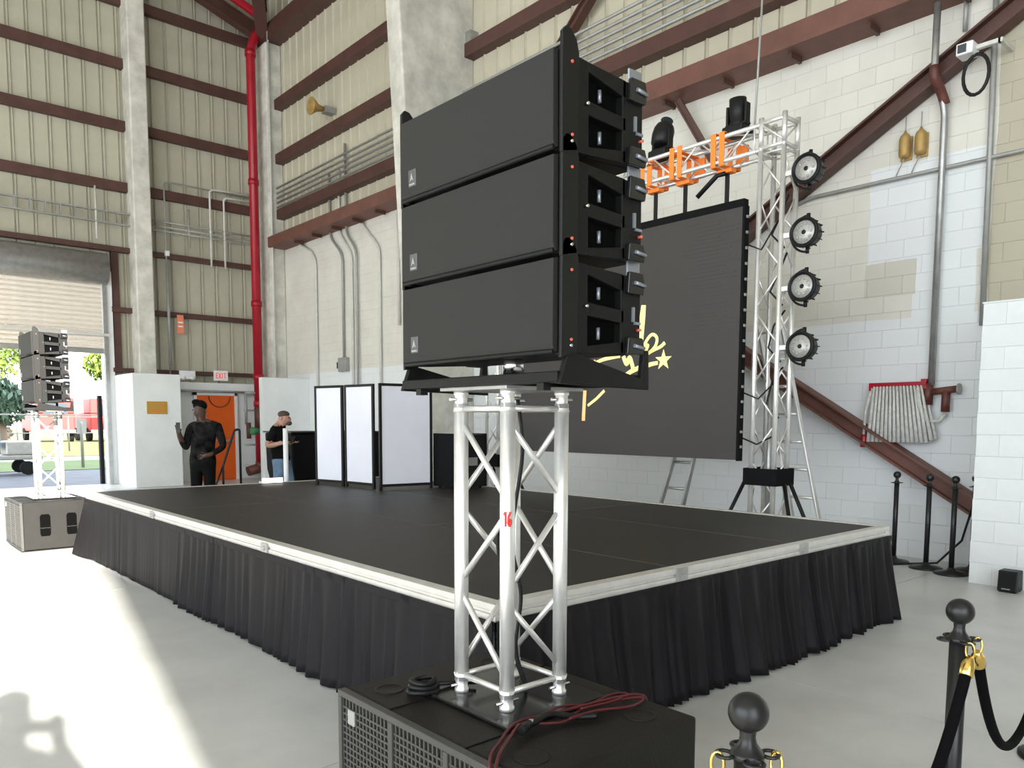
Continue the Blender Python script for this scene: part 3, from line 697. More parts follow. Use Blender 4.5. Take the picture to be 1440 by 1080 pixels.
def ribbon(pts, w0, w1, mt, name='stroke'):
    P = [Vector((0, a, b)) for a, b in pts]; n = len(P); V = []; F = []
    for i, p in enumerate(P):
        t = (P[min(i+1, n-1)]-P[max(i-1, 0)]).normalized(); nn = Vector((0, -t.z, t.y)); wd = w0+(w1-w0)*i/(n-1)
        V += [(LX-.001, *(p+nn*wd/2)[1:]), (LX-.001, *(p-nn*wd/2)[1:])]
    V += [(LX-.005, y, z) for (x, y, z) in V[:2*n]]
    for i in range(n-1):
        a = 2*i; F += [(a, a+1, a+3, a+2), (a+2*n, a+2*n+2, a+2*n+3, a+2*n+1), (a, a+2, a+2+2*n, a+2*n), (a+1, a+1+2*n, a+3+2*n, a+3)]
    F += [(0, 2*n, 2*n+1, 1), (2*n-2, 2*n-1, 4*n-1, 4*n-2)]
    return MB().add(V, F).build(name, mt, sn)
def cur(pts, n=6):
    """Catmull-Rom through points"""
    P = [Vector((a, b)) for a, b in pts]; P = [P[0]]+P+[P[-1]]; out = []
    for i in range(1, len(P)-2):
        for k in range(n):
            t = k/n; p0, p1, p2, p3 = P[i-1:i+3]
            out.append(tuple(.5*((2*p1)+(p2-p0)*t+(2*p0-5*p1+4*p2-p3)*t*t+(3*p1-p0-3*p2+p3)*t**3)))
    return out+[tuple(P[-1])]
ribbon([(5.57, 2.84), (5.585, 2.7), (5.615, 2.47)], .06, .095, 'glyph_y')
ribbon(cur([(5.60, 2.25), (5.54, 2.42), (5.45, 2.51), (5.38, 2.47), (5.40, 2.38), (5.50, 2.31), (5.57, 2.36), (5.50, 2.40), (5.55, 2.28), (5.50, 2.22)]), .035, .035, 'glyph_y')
ribbon(cur([(5.52, 2.30), (5.42, 2.34), (5.33, 2.37), (5.27, 2.41)]), .03, .04, 'glyph_y')
ribbon([(5.54, 2.17), (5.45, 2.19), (5.36, 2.20)], .05, .04, 'glyph_y')
stp = []
for k in range(10):
    r_ = .115 if k % 2 == 0 else .045; a = PI/2+k*PI/5; stp.append((LX-.001, 5.285+r_*math.cos(a), 2.225+r_*math.sin(a)))
MB().prism(stp, (-.004, 0, 0)).build('star', 'glyph_y', sn)
ribbon([(6.44, 1.93), (6.45, 1.75), (6.46, 1.57)], .05, .05, 'glyph_o')
ribbon([(6.39, 1.75), (6.25, 1.83), (6.13, 1.92)], .03, .035, 'glyph_y')
ribbon(cur([(6.58, 2.23), (6.48, 2.25), (6.44, 2.25)]), .03, .03, 'glyph_o')
ribbon(cur([(6.38, 2.10), (6.33, 2.21), (6.27, 2.27)]), .09, .05, 'glyph_o')
ribbon(cur([(6.27, 2.25), (6.15, 2.28), (6.0, 2.30), (5.90, 2.31)]), .035, .05, 'glyph_y')
ribbon(cur([(5.85, 2.30), (5.80, 2.21), (5.76, 2.28), (5.72, 2.20), (5.70, 2.13)]), .05, .05, 'glyph_y')
ribbon([(5.86, 2.06), (5.74, 2.12), (5.62, 2.16)], .05, .05, 'glyph_y')

# orange ratchet hangers around the beam with their black tails
for i, (y, lab) in enumerate(((4.70, 'orange hanger strap on the truss beam nearest the right tower'), (5.22, 'orange hanger strap in the middle of the truss beam'), (5.62, 'orange hanger strap on the truss beam half hidden by the speakers'))):
    t = thing('hanger_strap', lab, 'strap', (GX+.12, y, 4.2), 'orange hanger straps on the truss beam')
    x0, x1, z0, z1 = GX-.03, GX+.27, 4.155, 4.475
    for dy in (0, .10):
        b = MB().bb(x0-.008, x0, y+dy-.03, y+dy+.03, z0, z1 if not (i == 2) else z0+.2).bb(x1, x1+.008, y+dy-.03, y+dy+.03, z0, z1-.06).bb(x0, x1, y+dy-.03, y+dy+.03, z0-.008, z0)
        b.bb(x0, x1, y+dy-.03, y+dy+.03, z1-.068, z1-.06) if i != 0 else b.bb(x0, x1, y+dy-.03, y+dy+.03, z1, z1+.008)
        b.build('band', 'orange', t)
    MB().bb(x1-.02, x1+.01, y-.12, y-.04, z0+.03, z1-.08).build('flap', 'orange', t, bevel=.006)
    MB().bb(x0+.1, x0+.2, y-.05, y+.12, z0-.05, z0-.008).build('ratchet', 'orange', t, bevel=.006)
    MB().bb(x0+.135, x0+.155, y+.0, y+.045, 3.80, z0-.05).build('tail', 'black', t, bevel=.003)
    MB().bb(x0+.13, x0+.16, y+.005, y+.04, 3.75, 3.80).build('hook', 'steel', t, bevel=.004)
    if i == 0: MB().tube([(x0+.12, y+.02, z0-.05), (x0+.10, y+.12, z0-.06), (x0+.06, y+.33, z0-.24)], .026, 8).build('handle', 'black', t)
MB().tube([(GX+.1, 4.42, 4.36), (GX+.3, 4.5, 5.6), (GX+.5, 4.55, 9), (GX+.6, 4.6, TOP)], .012, 6).build('drop_cable', 'conduit'); tag(bpy.data.objects['drop_cable'], 'thin grey cable dropping from the roof to the truss corner', 'cable')

# moving heads on top of the beam
def moving_head(y, tilt, label, wide):
    z = 4.455; x = GX+.12
    t = thing('moving_head_light', label, 'stage light', (x, y, z), 'moving head lights on the truss beam')
    MB().bb(x-.11, x+.11, y-.12, y+.12, z, z+.085).build('base', 'black', t, bevel=.02)
    yk = MB()
    for s_ in (-1, 1): yk.bb(x-.04, x+.04, y+s_*.105-.014, y+s_*.105+.014, z+.10, z+.30)
    yk.bb(x-.05, x+.05, y-.119, y+.119, z+.085, z+.115).build('yoke', 'black', t, bevel=.008)
    R = Matrix.Rotation(tilt, 3, 'Y')
    hd_ = MB().lathe([(.055, -.13), (.085, -.12), (.088, .02), (.078, .09), (.086, .10), (.086, .19), (.075, .20), (.0, .20)] if not wide else [(.07, -.12), (.105, -.10), (.12, .0), (.115, .08), (.10, .12), (.0, .12)], (x, y, z+.24), 20, R).build('head', 'black', t)
    MB().lathe([(.07, .201), (.0, .206)], (x, y, z+.24), 20, R).build('lens', 'glass', hd_)
    return t
moving_head(4.62, PI*.97, 'black moving head light standing upright near the right end of the truss beam', False)
moving_head(5.57, PI*.12, 'black moving head light with a wide head, beside the big speakers', True)

# four LED cans on the right tower
def par_can(z, label, first):
    x, y = GX+.02, 3.80
    t = thing('led_par_light', label, 'stage light', (x, y, z), 'round LED cans on the right truss tower')
    ax = Vector((-1, .02, .03)).normalized(); R = ax.to_track_quat('Z', 'Y').to_matrix()
    MB().lathe([(.06, -.16), (.09, -.155), (.118, -.10), (.135, -.02), (.142, .0), (.142, .03), (.125, .035), (.122, .012), (.118, .01), (0, .01)], (x, y, z), 28, R).build('housing', 'black', t)
    ln = MB().lathe([(.108, .012), (.106, .020), (0, .020)], (x, y, z), 28, R).build('lens_plate', 'lens', t)
    for k in range(10): MB().lathe([(.013, .02), (.009, .026), (0, .026)], Vector((x, y, z))+R @ Vector((.075*math.cos(k*PI/5), .075*math.sin(k*PI/5), 0)), 8, R).build('led', 'lens', ln)
    MB().lathe([(.022, .02), (.018, .028), (0, .028)], (x, y, z), 10, R).build('center_led', 'black', t)
    for k in range(12):
        a = k*PI/6; MB().box(Vector((x, y, z))+R @ Vector((.128*math.cos(a), .128*math.sin(a), -.06)), (.016, .008, .10), R @ Matrix.Rotation(a, 3, 'Z')).build('fin', 'black', t)
    pts = [Vector((x+.06, y+.168*math.cos(a), z+.168*math.sin(a))) for a in [-PI/2+PI*k/14 for k in range(15)]]
    yk = MB().tube(pts, .011, 8).build('yoke', 'black', t)
    MB().bb(x-.02, x+.03, y+.14, y+.26, z-.025, z+.025).build('clamp', 'alu', t, bevel=.006)
    for s_ in (-1, 1): MB().tube([(x+.06, y, z+s_*.125), (x+.06, y, z+s_*.185)], .018, 10).build('knob', 'black', t)
for z, l in ((3.92, 'highest'), (3.34, 'second highest'), (2.84, 'second lowest'), (2.28, 'lowest')): par_can(z, '%s of the four round black LED lights on the right tower' % l, 0)
rnd = random.Random(2)
for k in range(4):
    a = 3.75-k*.55
    tag(MB().tube(cur3 if False else [(GX+.1, 4.02, a), (GX+.08+rnd.uniform(-.05, .05), 4.1, a-.15), (GX+.12, 4.2, a-.35), (GX+.1, 4.05, a-.5)], .010, 6).build('power_cable', 'black'), 'short black power cable inside the right truss tower, %s from the top' % ('first', 'second', 'third', 'fourth')[k], 'cable', 'cables in the right truss tower')
for k, (y0, z0, y1, z1) in enumerate(((4.34, 3.3, 4.1, 3.5), (4.33, 1.85, 4.08, 1.95), (4.33, 1.4, 4.08, 1.42))):
    tag(MB().tube([(LX+.06, y0, z0), (LX+.12, (y0+y1)/2, min(z0, z1)-.06), (GX+.05, y1, z1)], .009, 6).build('signal_cable', 'black'), 'thin black cable between the screen edge and the right tower, %s' % ('upper', 'middle', 'lower')[k], 'cable', 'cables at the screen edge')

# ladders behind the screen
def ladder(p0, p1, q0, q1, n, label, mt):
    """rails p0->p1 and q0->q1 (bottom to top), rungs between"""
    t = thing('ladder', label, 'ladder', (Vector(p0)+Vector(q0))/2)
    P0, P1, Q0, Q1 = map(Vector, (p0, p1, q0, q1))
    for a, b in ((P0, P1), (Q0, Q1)):
        R = (b-a).to_track_quat('Z', 'Y').to_matrix(); MB().box((a+b)/2, (.06, .025, (b-a).length), R).build('rail', mt, t, bevel=.004)
    for k in range(n):
        f = (k+.7)/n; MB().tube([P0.lerp(P1, f), Q0.lerp(Q1, f)], .016, 8).build('rung', mt, t)
    return t
ladder((7.2, 5.75, 0), (7.2, 4.98, 2.4), (7.2, 5.40, 0), (7.2, 4.80, 2.4), 8, 'grey ladder leaning up behind the lower edge of the screen', 'galv')
ladder((7.62, 3.72, 0), (7.62, 4.35, 2.6), (7.62, 4.02, 0), (7.62, 4.62, 2.6), 9, 'bright aluminium ladder leaning beside the right truss tower', 'alu')

# ------------------------------------------------------------------ items on and around the stage
dv = thing('folding_screen', 'white folding screen with black frame standing on the stage', 'room divider', (4.95, 8.3, SZ))
tops = 2.0
def dpanel(a, b, name):
    a, b = Vector((*a, 0)), Vector((*b, 0)); d = (b-a); L = d.length; d.normalize(); R = Matrix((d, Vector((0, 0, 1)).cross(d), (0, 0, 1))).transposed(); c = (a+b)/2
    H = tops-SZ-.04; z0 = SZ+.04
    p = MB().box(c+Vector((0, 0, z0+H/2)), (L-.06, .012, H-.06), R).build('panel', 'divider', dv)
    for s_ in (-1, 1): MB().box(c+d*s_*(L/2-.017)+Vector((0, 0, z0+H/2-.02)), (.034, .03, H+.04), R).build('post', 'black', p, bevel=.003)
    for z in (z0+.015, z0+H-.015): MB().box(c+Vector((0, 0, z)), (L-.07, .026, .032), R).build('frame_bar', 'black', p, bevel=.003)
dpanel((4.75, 9.20), (4.86, 8.68), 'a'); dpanel((4.87, 8.65), (4.93, 8.07), 'b'); dpanel((4.89, 7.90), (5.58, 7.80), 'c')
bx = thing('black_case', 'black flight case half hidden behind the folding screen on the stage', 'case', (5.9, 7.6, SZ))
MB().bb(5.66, 6.12, 7.42, 7.86, SZ+.02, 1.40).build('body', 'black', bx, bevel=.012)
for q in (5.66, 6.12): MB().bb(q-.012, q+.012, 7.41, 7.87, SZ+.02, 1.41).build('corner_rail', 'black_m', bx, bevel=.004)
MB().bb(5.8, 5.98, 7.405, 7.42, 1.02, 1.12).build('handle', 'galv', bx, bevel=.004)
for (a, b) in ((5.7, 7.48), (6.08, 7.48), (5.7, 7.8), (6.08, 7.8)): MB().lathe([(.02, 0), (.02, .02)], (a, b, SZ), 10).build('foot', 'rubber', bx)
dt = thing('draped_table', 'black draped table in the corner behind the stage', 'table', (6.4, 11.9, 0))
mb = MB()
mb.prism([(5.72, 11.5, .03), (5.54, 11.5, .75), (5.52, 11.5, 1.36), (7.3, 11.5, 1.36), (7.3, 11.5, .03)], (0, 1.0, 0)).build('drape', 'black_m', dt, bevel=.03)
MB().bb(5.5, 7.32, 11.47, 12.53, 1.36, 1.385).build('top', 'black', dt, bevel=.006)
wpst = thing('white_post', 'thin white post standing between the stage and the man in jeans', 'post', (4.88, 10.25, 0))
MB().tube([(4.83, 10.25, .02), (4.83, 10.25, 1.45)], .034, 12).build('shaft', 'white', wpst)
MB().lathe([(.14, 0), (.14, .015), (.04, .03)], (4.83, 10.25, 0), 20).build('base', 'galv', wpst)
hr = thing('stair_handrail', 'thin black stair handrail in front of the orange door', 'handrail', (3.95, 10.3, 0))
MB().tube(bent([(3.96, 10.3, 0), (3.96, 10.3, .95), (4.13, 10.3, 1.43), (4.20, 10.3, 1.44), (4.20, 10.3, 0)], .03), .016, 8).build('rail', 'black', hr)
MB().tube([(3.96, 10.3, .95), (3.86, 10.3, .70), (3.86, 10.3, 0)], .014, 8).build('lower_rail', 'black', hr)
fl_ = thing('light_bar', 'small glowing white light bar on the far edge of the stage', 'light', (4.36, 9.72, SZ))
MB().bb(4.22, 4.52, 9.68, 9.76, SZ+.004, SZ+.03).build('housing', 'white', fl_, bevel=.004)
MB().bb(4.23, 4.51, 9.675, 9.685, SZ+.008, SZ+.07).build('lamp', 'lampw', fl_, bevel=.003)

# ------------------------------------------------------------------ fittings on the far wall
rp = thing('fire_standpipe', 'thick red fire standpipe rising up the far corner', 'pipe', (8.72, 20.0, 0))
x, y = 8.70, 20.0
MB().tube(bent([(x, y, .45), (x, y, 11.05), (x+.28, y-.0, 11.62)], .25, 6), .115, 16).build('riser', 'red', rp)
MB().tube(bent([(x+.22, y, 11.5), (x+.40, y, 11.85), (x-.2, y, 12.05), (x-3.5, y, 13.1)], .25, 6), .105, 16).build('branch', 'red', rp)
for z in (10.9, 7.7, 4.6, 2.7, 2.0): MB().tube([(x, y, z-.07), (x, y, z+.07)], .138, 16).build('coupling', 'red', rp)
MB().tube(bent([(x, y, .46), (x, y, .30), (x-.35, y, .22)], .15), .13, 14).build('foot_elbow', 'red_dull', rp)
MB().tube([(x, y, 1.35), (x, y, 1.95)], .125, 14).build('check_valve', 'red_dull', rp)
vl = MB().tube([(x, y-.02, 1.28), (x-.32, y-.05, 1.28)], .10, 12).build('side_valve', 'green', rp)
MB().tube([(x-.32, y-.05, 1.08), (x-.32, y-.05, 1.5)], .06, 10).build('body', 'red_dull', vl)
MB().tube([(x-.36, y, 1.45), (x-.36, y, 2.28)], .04, 8).tube([(x-.36, y, 2.28), (x-.02, y, 2.28)], .04, 8).build('bypass', 'conduit', rp)
for z in (1.82, .92, .36): MB().tube([(x-.42, y, z), (x, y, z)], .025, 8).build('stub', 'galv', rp)
ex = thing('exit_sign', 'white exit sign with red letters over the orange door', 'sign', (7.8, 20.3, 2.5))
MB().bb(7.62, 7.98, 20.22, 20.29, 2.58, 2.84).build('housing', 'white', ex, bevel=.008)
lt = MB(); f = 20.218
def bars(x0, segs):
    for (a, b, c, d) in segs: lt.bb(x0+a, x0+b, f-.004, f+.004, 2.64+c, 2.64+d)
bars(7.665, [(0, .016, 0, .14), (.016, .055, 0, .018), (.016, .048, .061, .079), (.016, .055, .122, .14)])
for s_ in (-1, 1): lt.box((7.765, f, 2.71), (.016, .008, .152), Matrix.Rotation(s_*.42, 3, 'Y'))
bars(7.82, [(0, .017, 0, .14)]); bars(7.86, [(.022, .039, 0, .122), (0, .061, .122, .14)])
lt.build('letters', 'exit_red', ex)
el = thing('emergency_light', 'white emergency light box above the alcove beside the exit sign', 'light', (6.95, 20.3, 2.52))
MB().bb(6.76, 7.14, 20.2, 20.29, 2.59, 2.80).build('box', 'white', el, bevel=.01)
for a in (6.83, 7.05): MB().lathe([(.05, -.03), (.055, .03), (0, .035)], (a, 20.18, 2.62), 14, Matrix.Rotation(PI/2, 3, 'X')).build('lamp_head', 'white', el)
ys_ = thing('wall_sign', 'yellow sign on the low white block wall', 'sign', (5.84, 19.09, 1.68))
MB().bb(5.62, 6.07, 19.08, 19.098, 1.70, 1.99).build('plate', 'sign_y', ys_, bevel=.002)
b_ = MB()
for k in range(5): b_.bb(5.66, 6.03-.04*(k % 2), 19.076, 19.08, 1.93-k*.05, 1.945-k*.05)
b_.build('lettering', 'sign_o', ys_)
os_ = thing('hanging_sign', 'small orange red sign hanging on the far wall panels', 'sign', (6.9, 20.5, 3.7))
MB().bb(6.82, 6.98, 20.47, 20.485, 3.74, 4.20).build('plate', 'sign_o', os_)
MB().bb(6.84, 6.96, 20.464, 20.47, 3.9, 3.93).bb(6.84, 6.96, 20.464, 20.47, 4.0, 4.03).build('print', 'white', os_)
for xx, zz in ((6.5, 2.15), (6.68, 2.12)):
    tag(MB().bb(xx, xx+.09, 20.40, 20.44, zz-.12, zz+.14).build('pull_box', 'sign_o', None, bevel=.005), 'small red alarm box on the alcove wall, %s one' % ('left' if xx < 6.6 else 'right'), 'alarm box', 'alarm boxes in the alcove')
def conduit(name, pts, r, mt, label, group='conduits on the far wall', bend=.12):
    return tag(MB().tube(bent(pts, bend), r, 8).build(name, mt), label, 'conduit', group)
wy = 20.5
tr_ = thing('cable_tray', 'grey cable tray running along the far wall above the roll-up door', 'cable tray', (3, 20.45, 6.2))
for z in (6.18, 6.44): MB().bb(-1.5, 5.78, 20.40, 20.50, z, z+.03).build('side_rail', 'conduit', tr_)
for k in range(24): MB().bb(-1.4+k*.3, -1.37+k*.3, 20.40, 20.5, 6.21, 6.44).build('rung', 'conduit', tr_)
for q, z in enumerate((6.44, 6.32, 6.22)): conduit('conduit', [(6.24, wy, z), (8.6-.5*(q == 0), wy, z), (9.0, wy, z)], .022, 'conduit', 'grey horizontal conduit right of the concrete pilaster, %s of three' % ('top', 'middle', 'bottom')[q])
conduit('conduit', [(6.62, wy, 2.6), (6.62, wy, 7.42), (9.0, wy, 7.42)], .02, 'conduit', 'thin conduit arching from the floor line to the corner, outermost')
conduit('conduit', [(7.74, wy, 5.5), (7.74, wy, 7.44), (9.0, wy, 7.50)], .026, 'conduit_w', 'inner arched conduit left of the red standpipe')
conduit('conduit', [(8.1, wy, 5.5), (8.1, wy, 7.3), (9.0, wy, 7.34)], .026, 'conduit_w', 'innermost arched conduit close to the red standpipe')
conduit('conduit', [(7.2, wy, 5.9), (7.2, wy, 6.85)], .024, 'conduit', 'short vertical conduit between two girts')
conduit('conduit', [(5.05, 20.44, 5.8), (5.05, 20.44, 7.0)], .022, 'conduit_w', 'short vertical conduit above the roll-up door hood')
conduit('conduit', [(6.62, 20.46, 2.9), (6.62, 20.46, 5.5)], .04, 'conduit', 'grey downpipe right of the concrete pilaster')
jb = tag(MB().bb(6.58, 6.68, 20.42, 20.5, 5.62, 5.74).build('junction_box', 'white', None, bevel=.006), 'tiny white junction box on a far wall girt', 'junction box')

# ------------------------------------------------------------------ fittings on the right wall
wx = WX-.05
RG = 'conduits on the right wall'
conduit('conduit', [(wx, 18.9, 6.1), (wx, 18.15, 5.75), (wx, 17.95, 5.5), (wx, 17.95, 0.6)], .03, 'conduit_w', 'conduit on the right wall nearest the far corner', RG, .2)
conduit('conduit', [(wx, 17.2, 7.4), (wx, 17.2, 5.95), (wx, 16.62, 5.45), (wx, 16.62, 3.0)], .03, 'conduit', 'conduit running down to the grey switch box', RG, .2)
conduit('conduit', [(wx, 16.75, 7.4), (wx, 16.75, 5.95), (wx, 16.2, 5.4), (wx, 16.2, 0.6)], .03, 'conduit_w', 'third conduit from the corner on the right wall', RG, .2)
conduit('conduit', [(wx-.02, 16.4, 7.9), (wx-.02, 16.4, 5.9), (wx-.02, 15.95, 5.45), (wx-.02, 15.95, 0.6)], .03, 'conduit', 'fourth conduit from the corner on the right wall', RG, .2)
conduit('conduit', [(wx, 15.75, 6.4), (wx, 15.75, 6.0), (wx, 15.0, 5.35), (wx, 15.0, 0.6)], .03, 'conduit_w', 'fifth conduit, left of the big speakers', RG, .2)
conduit('conduit', [(wx, 14.25, 6.0), (wx, 14.25, 3.6)], .03, 'conduit_w', 'short conduit right beside the big speakers', RG)
for q, z in enumerate((7.55, 7.42, 7.30, 7.18, 7.06)): conduit('conduit', [(wx-.2, 2.0, z+.05), (wx-.2, 19.6, z)], .026, 'conduit', 'long horizontal conduit high on the right wall, number %s from the top' % ('one', 'two', 'three', 'four', 'five')[q], RG)
sb = thing('switch_box', 'grey electrical switch box on the wall above the folding screen', 'switch box', (wx, 16.62, 2.7))
MB().bb(WX-.12, WX, 16.44, 16.80, 2.72, 3.05).build('case', 'conduit', sb, bevel=.012)
MB().bb(WX-.13, WX-.12, 16.48, 16.76, 2.76, 3.0).build('cover', 'conduit', sb, bevel=.004)
MB().tube([(WX-.11, 16.84, 2.8), (WX-.11, 16.84, 2.95)], .015, 8).build('lever', 'black', sb)
hl = thing('horn_strobe', 'small tan horn on the cream panels near the corner', 'horn', (wx, 16.9, 8.7))
MB().lathe([(.06, 0), (.08, .12), (.2, .3), (.19, .31), (0, .12)], (WX-.32, 16.95, 8.75), 16, Matrix.Rotation(-PI/2, 3, 'Y')).build('bell', 'brass', hl)
MB().bb(WX-.3, WX-.05, 16.85, 17.05, 8.68, 8.82).build('bracket', 'conduit', hl)
pz_ = 4.34
conduit('conduit', [(wx, 5.25, 4.28), (wx, 5.0, pz_), (wx, 1.0, pz_)], .022, 'conduit', 'thin dark pipe running level across the white wall at right', RG)
hose_pipe = conduit('conduit', [(9.12, 3.52, 6.0), (9.12, 3.52, 5.27), (9.27, 3.49, 5.12), (9.32, 3.47, 4.9), (9.32, 3.47, 1.98)], .038, 'galv', 'steel pipe dropping down the white wall to the hose valve', RG, .05)
conduit('conduit', [(wx, 3.05, 7.0), (wx, 3.02, 4.9), (wx, 3.0, 2.6)], .03, 'conduit', 'grey conduit dropping behind the white partition', RG)
conduit('conduit', [(wx, 3.32, 6.2), (wx, 3.32, 5.72)], .025, 'conduit', 'short conduit feeding the small white camera box', RG)
MB().tube(bent([(9.12, 3.52, 5.36), (9.12, 3.52, 5.25), (9.27, 3.49, 5.11), (9.32, 3.47, 5.0)], .06), .052, 10).build('elbow', 'red_dull', hose_pipe)
cb_ = thing('wall_camera_box', 'small white box with a hanging black cable loop high on the right', 'camera box', (wx, 3.3, 5.5))
MB().bb(8.96, 9.15, 3.10, 3.26, 5.32, 5.44).build('case', 'white', cb_, bevel=.012)
MB().bb(8.95, 8.96, 3.16, 3.24, 5.34, 5.42).build('window', 'glass', cb_)
MB().bb(9.05, 9.10, 2.88, 3.10, 5.37, 5.41).bb(9.05, WX, 2.86, 2.90, 5.37, 5.41).build('arm', 'conduit_w', cb_)
MB().tube([(9.06, 3.09+.12*math.sin(a), 5.12+.20*math.cos(a)) for a in [2*PI*k/20 for k in range(20)]], .018, 8, closed=True).build('cable_loop', 'black', cb_)
for y, l in ((3.88, 'left'), (3.71, 'right')):
    t = thing('brass_cylinder', 'tan brass cylinder hanging on the white wall, the %s of two' % l, 'cylinder', (wx, y, 4.55), 'brass cylinders on the white wall')
    MB().lathe([(.03, 0), (.055, .01), (.062, .04), (.062, .20), (.05, .24), (.02, .27), (.01, .3)], (WX-.07, y, 4.54), 18).build('body', 'brass', t)
    MB().tube([(WX-.07, y, 4.8), (WX-.07, y, 5.0)], .006, 6).build('stem', 'conduit', t)
    MB().tube([(WX-.07, y, 4.54), (WX-.06, y+.03, 4.48), (WX-.03, y+.07, 4.44), (WX-.03, y+.1, 4.37)], .006, 6).build('pigtail', 'conduit', t)
    MB().bb(WX-.03, WX, y-.06, y+.06, 4.52, 4.78).build('backplate', 'brass', t, bevel=.006)
hs = thing('fire_hose_rack', 'folded white fire hose on a red wall rack', 'fire hose', (wx, 3.8, 1.3))
MB().bb(WX-.16, WX-.10, 3.50, 4.12, 1.975, 2.02).bb(WX-.14, WX, 3.50, 3.56, 1.94, 2.05).bb(WX-.16, WX-.06, 4.10, 4.13, 1.93, 2.02)  .build('rack', 'red', hs, bevel=.004)
nf = 15
for k in range(nf):
    f_ = k/(nf-1); yt = 4.07-f_*.52; yb = 4.11-f_*.70; zb_ = 1.335+.03*math.sin(k*1.9)*(0 if 0 < k < nf-1 else 1)
    P = [(WX-.15, yt, 1.98), (WX-.155, yt*.5+yb*.5, 1.66), (WX-.16, yb, zb_)]
    MB().tube(P, [.012, .018, .024], 8).build('fold', 'hose', hs)
    MB().tube([(WX-.10, yt-.02, 1.98), (WX-.10, yt*.5+yb*.5-.022, 1.66), (WX-.10, yb-.024, zb_+.01)], [.012, .018, .024], 8).build('fold', 'hose', hs)
MB().tube([(WX-.14, 4.10, 1.96), (WX-.15, 4.16, 1.7), (WX-.15, 4.17, 1.42)], .016, 8).build('nozzle_hose', 'hose', hs)
MB().lathe([(.035, 0), (.04, .02), (.03, .12), (.022, .15)], (WX-.15, 4.165, 1.27), 12).build('nozzle', 'red', hs)
hv = thing('hose_valve', 'brown brass hose valve beside the fire hose', 'valve', (wx, 3.4, 1.7))
MB().tube([(wx-.03, 3.50, 2.0), (wx-.03, 3.50, 1.76)], .055, 12).build('tee', 'red_dull', hv)
MB().tube([(wx-.03, 3.50, 1.9), (wx-.03, 3.20, 1.93)], .04, 10).build('stem', 'red_dull', hv)
MB().lathe([(.06, -.01), (.06, .01)], (wx-.03, 3.18, 1.93), 14, Matrix.Rotation(PI/2, 3, 'X')).build('handwheel', 'conduit', hv)
MB().tube([(wx-.03, 3.31, 1.92), (wx-.03, 3.31, 1.68)], .045, 10).build('outlet', 'red_dull', hv)
MB().tube([(wx-.03, 3.31, 1.66), (wx-.05, 3.36, 1.58), (wx-.08, 3.48, 1.58), (wx-.1, 3.56, 1.75), (wx-.1, 3.58, 1.95)], .022, 8).build('hose_lead', 'hose', hv)
tag(MB().tube([(8.95, 2.72, 1.40), (9.0, 2.82, 1.2), (9.05, 2.88, .75), (9.1, 3.0, .3), (9.0, 3.2, .04), (8.8, 3.5, .012), (8.2, 3.9, .012), (7.2, 3.75, .012)], .012, 6).build('floor_cable', 'black'), 'black cable hanging beside the partition and running along the floor', 'cable')
tag(MB().tube([(8.95, 2.72, 1.37), (8.95, 2.72, 1.45)], .035, 10).bb(8.80, 8.97, 2.66, 2.73, 1.40, 1.46).build('cable_plug', 'black'), 'black plug at the end of the cable by the partition', 'plug')
sp_ = thing('monitor_speaker', 'small black speaker box on the floor against the white partition', 'speaker', (8.2, 2.27, 0))
MB().prism([(8.09, 2.19, .01), (8.11, 2.19, .20), (8.26, 2.19, .20), (8.28, 2.19, .01)], (0, .16, 0)).build('cabinet', 'black', sp_, bevel=.008)
MB().prism([(8.085, 2.2, .03), (8.10, 2.2, .185), (8.105, 2.2, .185), (8.09, 2.2, .03)], (0, .14, 0)).build('grille', 'cab', sp_)
MB().bb(8.083, 8.088, 2.24, 2.31, .03, .04).build('badge', 'badge_l', sp_)
for a in (8.12, 8.25): MB().bb(a-.01, a+.01, 2.2, 2.34, 0, .012).build('foot', 'rubber', sp_)

# ------------------------------------------------------------------ stanchions and ropes
def make_stanchion(loc, label, group):
    t = thing('stanchion', label, 'stanchion', loc, group); c = Vector(loc)
    MB().lathe([(.165, 0), (.165, .012), (.15, .022), (.05, .04), (.034, .055), (.03, .07)], c, 36).build('base', 'stanch', t)
    MB().lathe([(.026, .06), (.026, .885)], c, 24).build('post', 'stanch', t)
    MB().lathe([(.028, .885), (.034, .887), (.034, .897), (.03, .90), (.018, .918), (.0155, .93), (.017, .943), (.017, .944)], c, 24).build('collar', 'stanch', t)
    n = 14; MB().lathe([(.017, .943)]+[(.0405*math.sin(.43+(PI-.43)*k/n), .98-.0405*math.cos(.43+(PI-.43)*k/n)) for k in range(n)]+[(.0005, 1.0205)], c, 28).build('ball', 'stanch', t)
    for a in range(4):
        q0 = a*PI/2-.72; d = Vector((math.cos(q0), math.sin(q0), 0)); p = Vector((-d.y, d.x, 0))
        MB().tube([c+d*(.046+.017*math.cos(q))+p*.019*math.sin(q)+Vector((0, 0, .893)) for q in [2*PI*k/14 for k in range(14)]], .0042, 8, closed=True).build('eyelet', 'stanch', t)
    return t
ZH = .893
SP = [(1.36, .82), (2.60, .85), (4.22, .93)]
GN = 'rope stanchions in the foreground'
s0_ = make_stanchion((*SP[1], 0), 'black ball-top rope stanchion standing alone at the right, fully seen top', GN)
dup(s0_, Vector((*SP[0], 0))-Vector((*SP[1], 0)), 'black ball-top rope stanchion cut off by the bottom edge, nearest to the subwoofer')
dup(s0_, Vector((*SP[2], 0))-Vector((*SP[1], 0)), 'black rope stanchion at the lower right corner, only its base edge in view')
far = [(8.95, 3.64), (8.80, 3.24), (8.66, 2.94), (9.0, 2.86)]
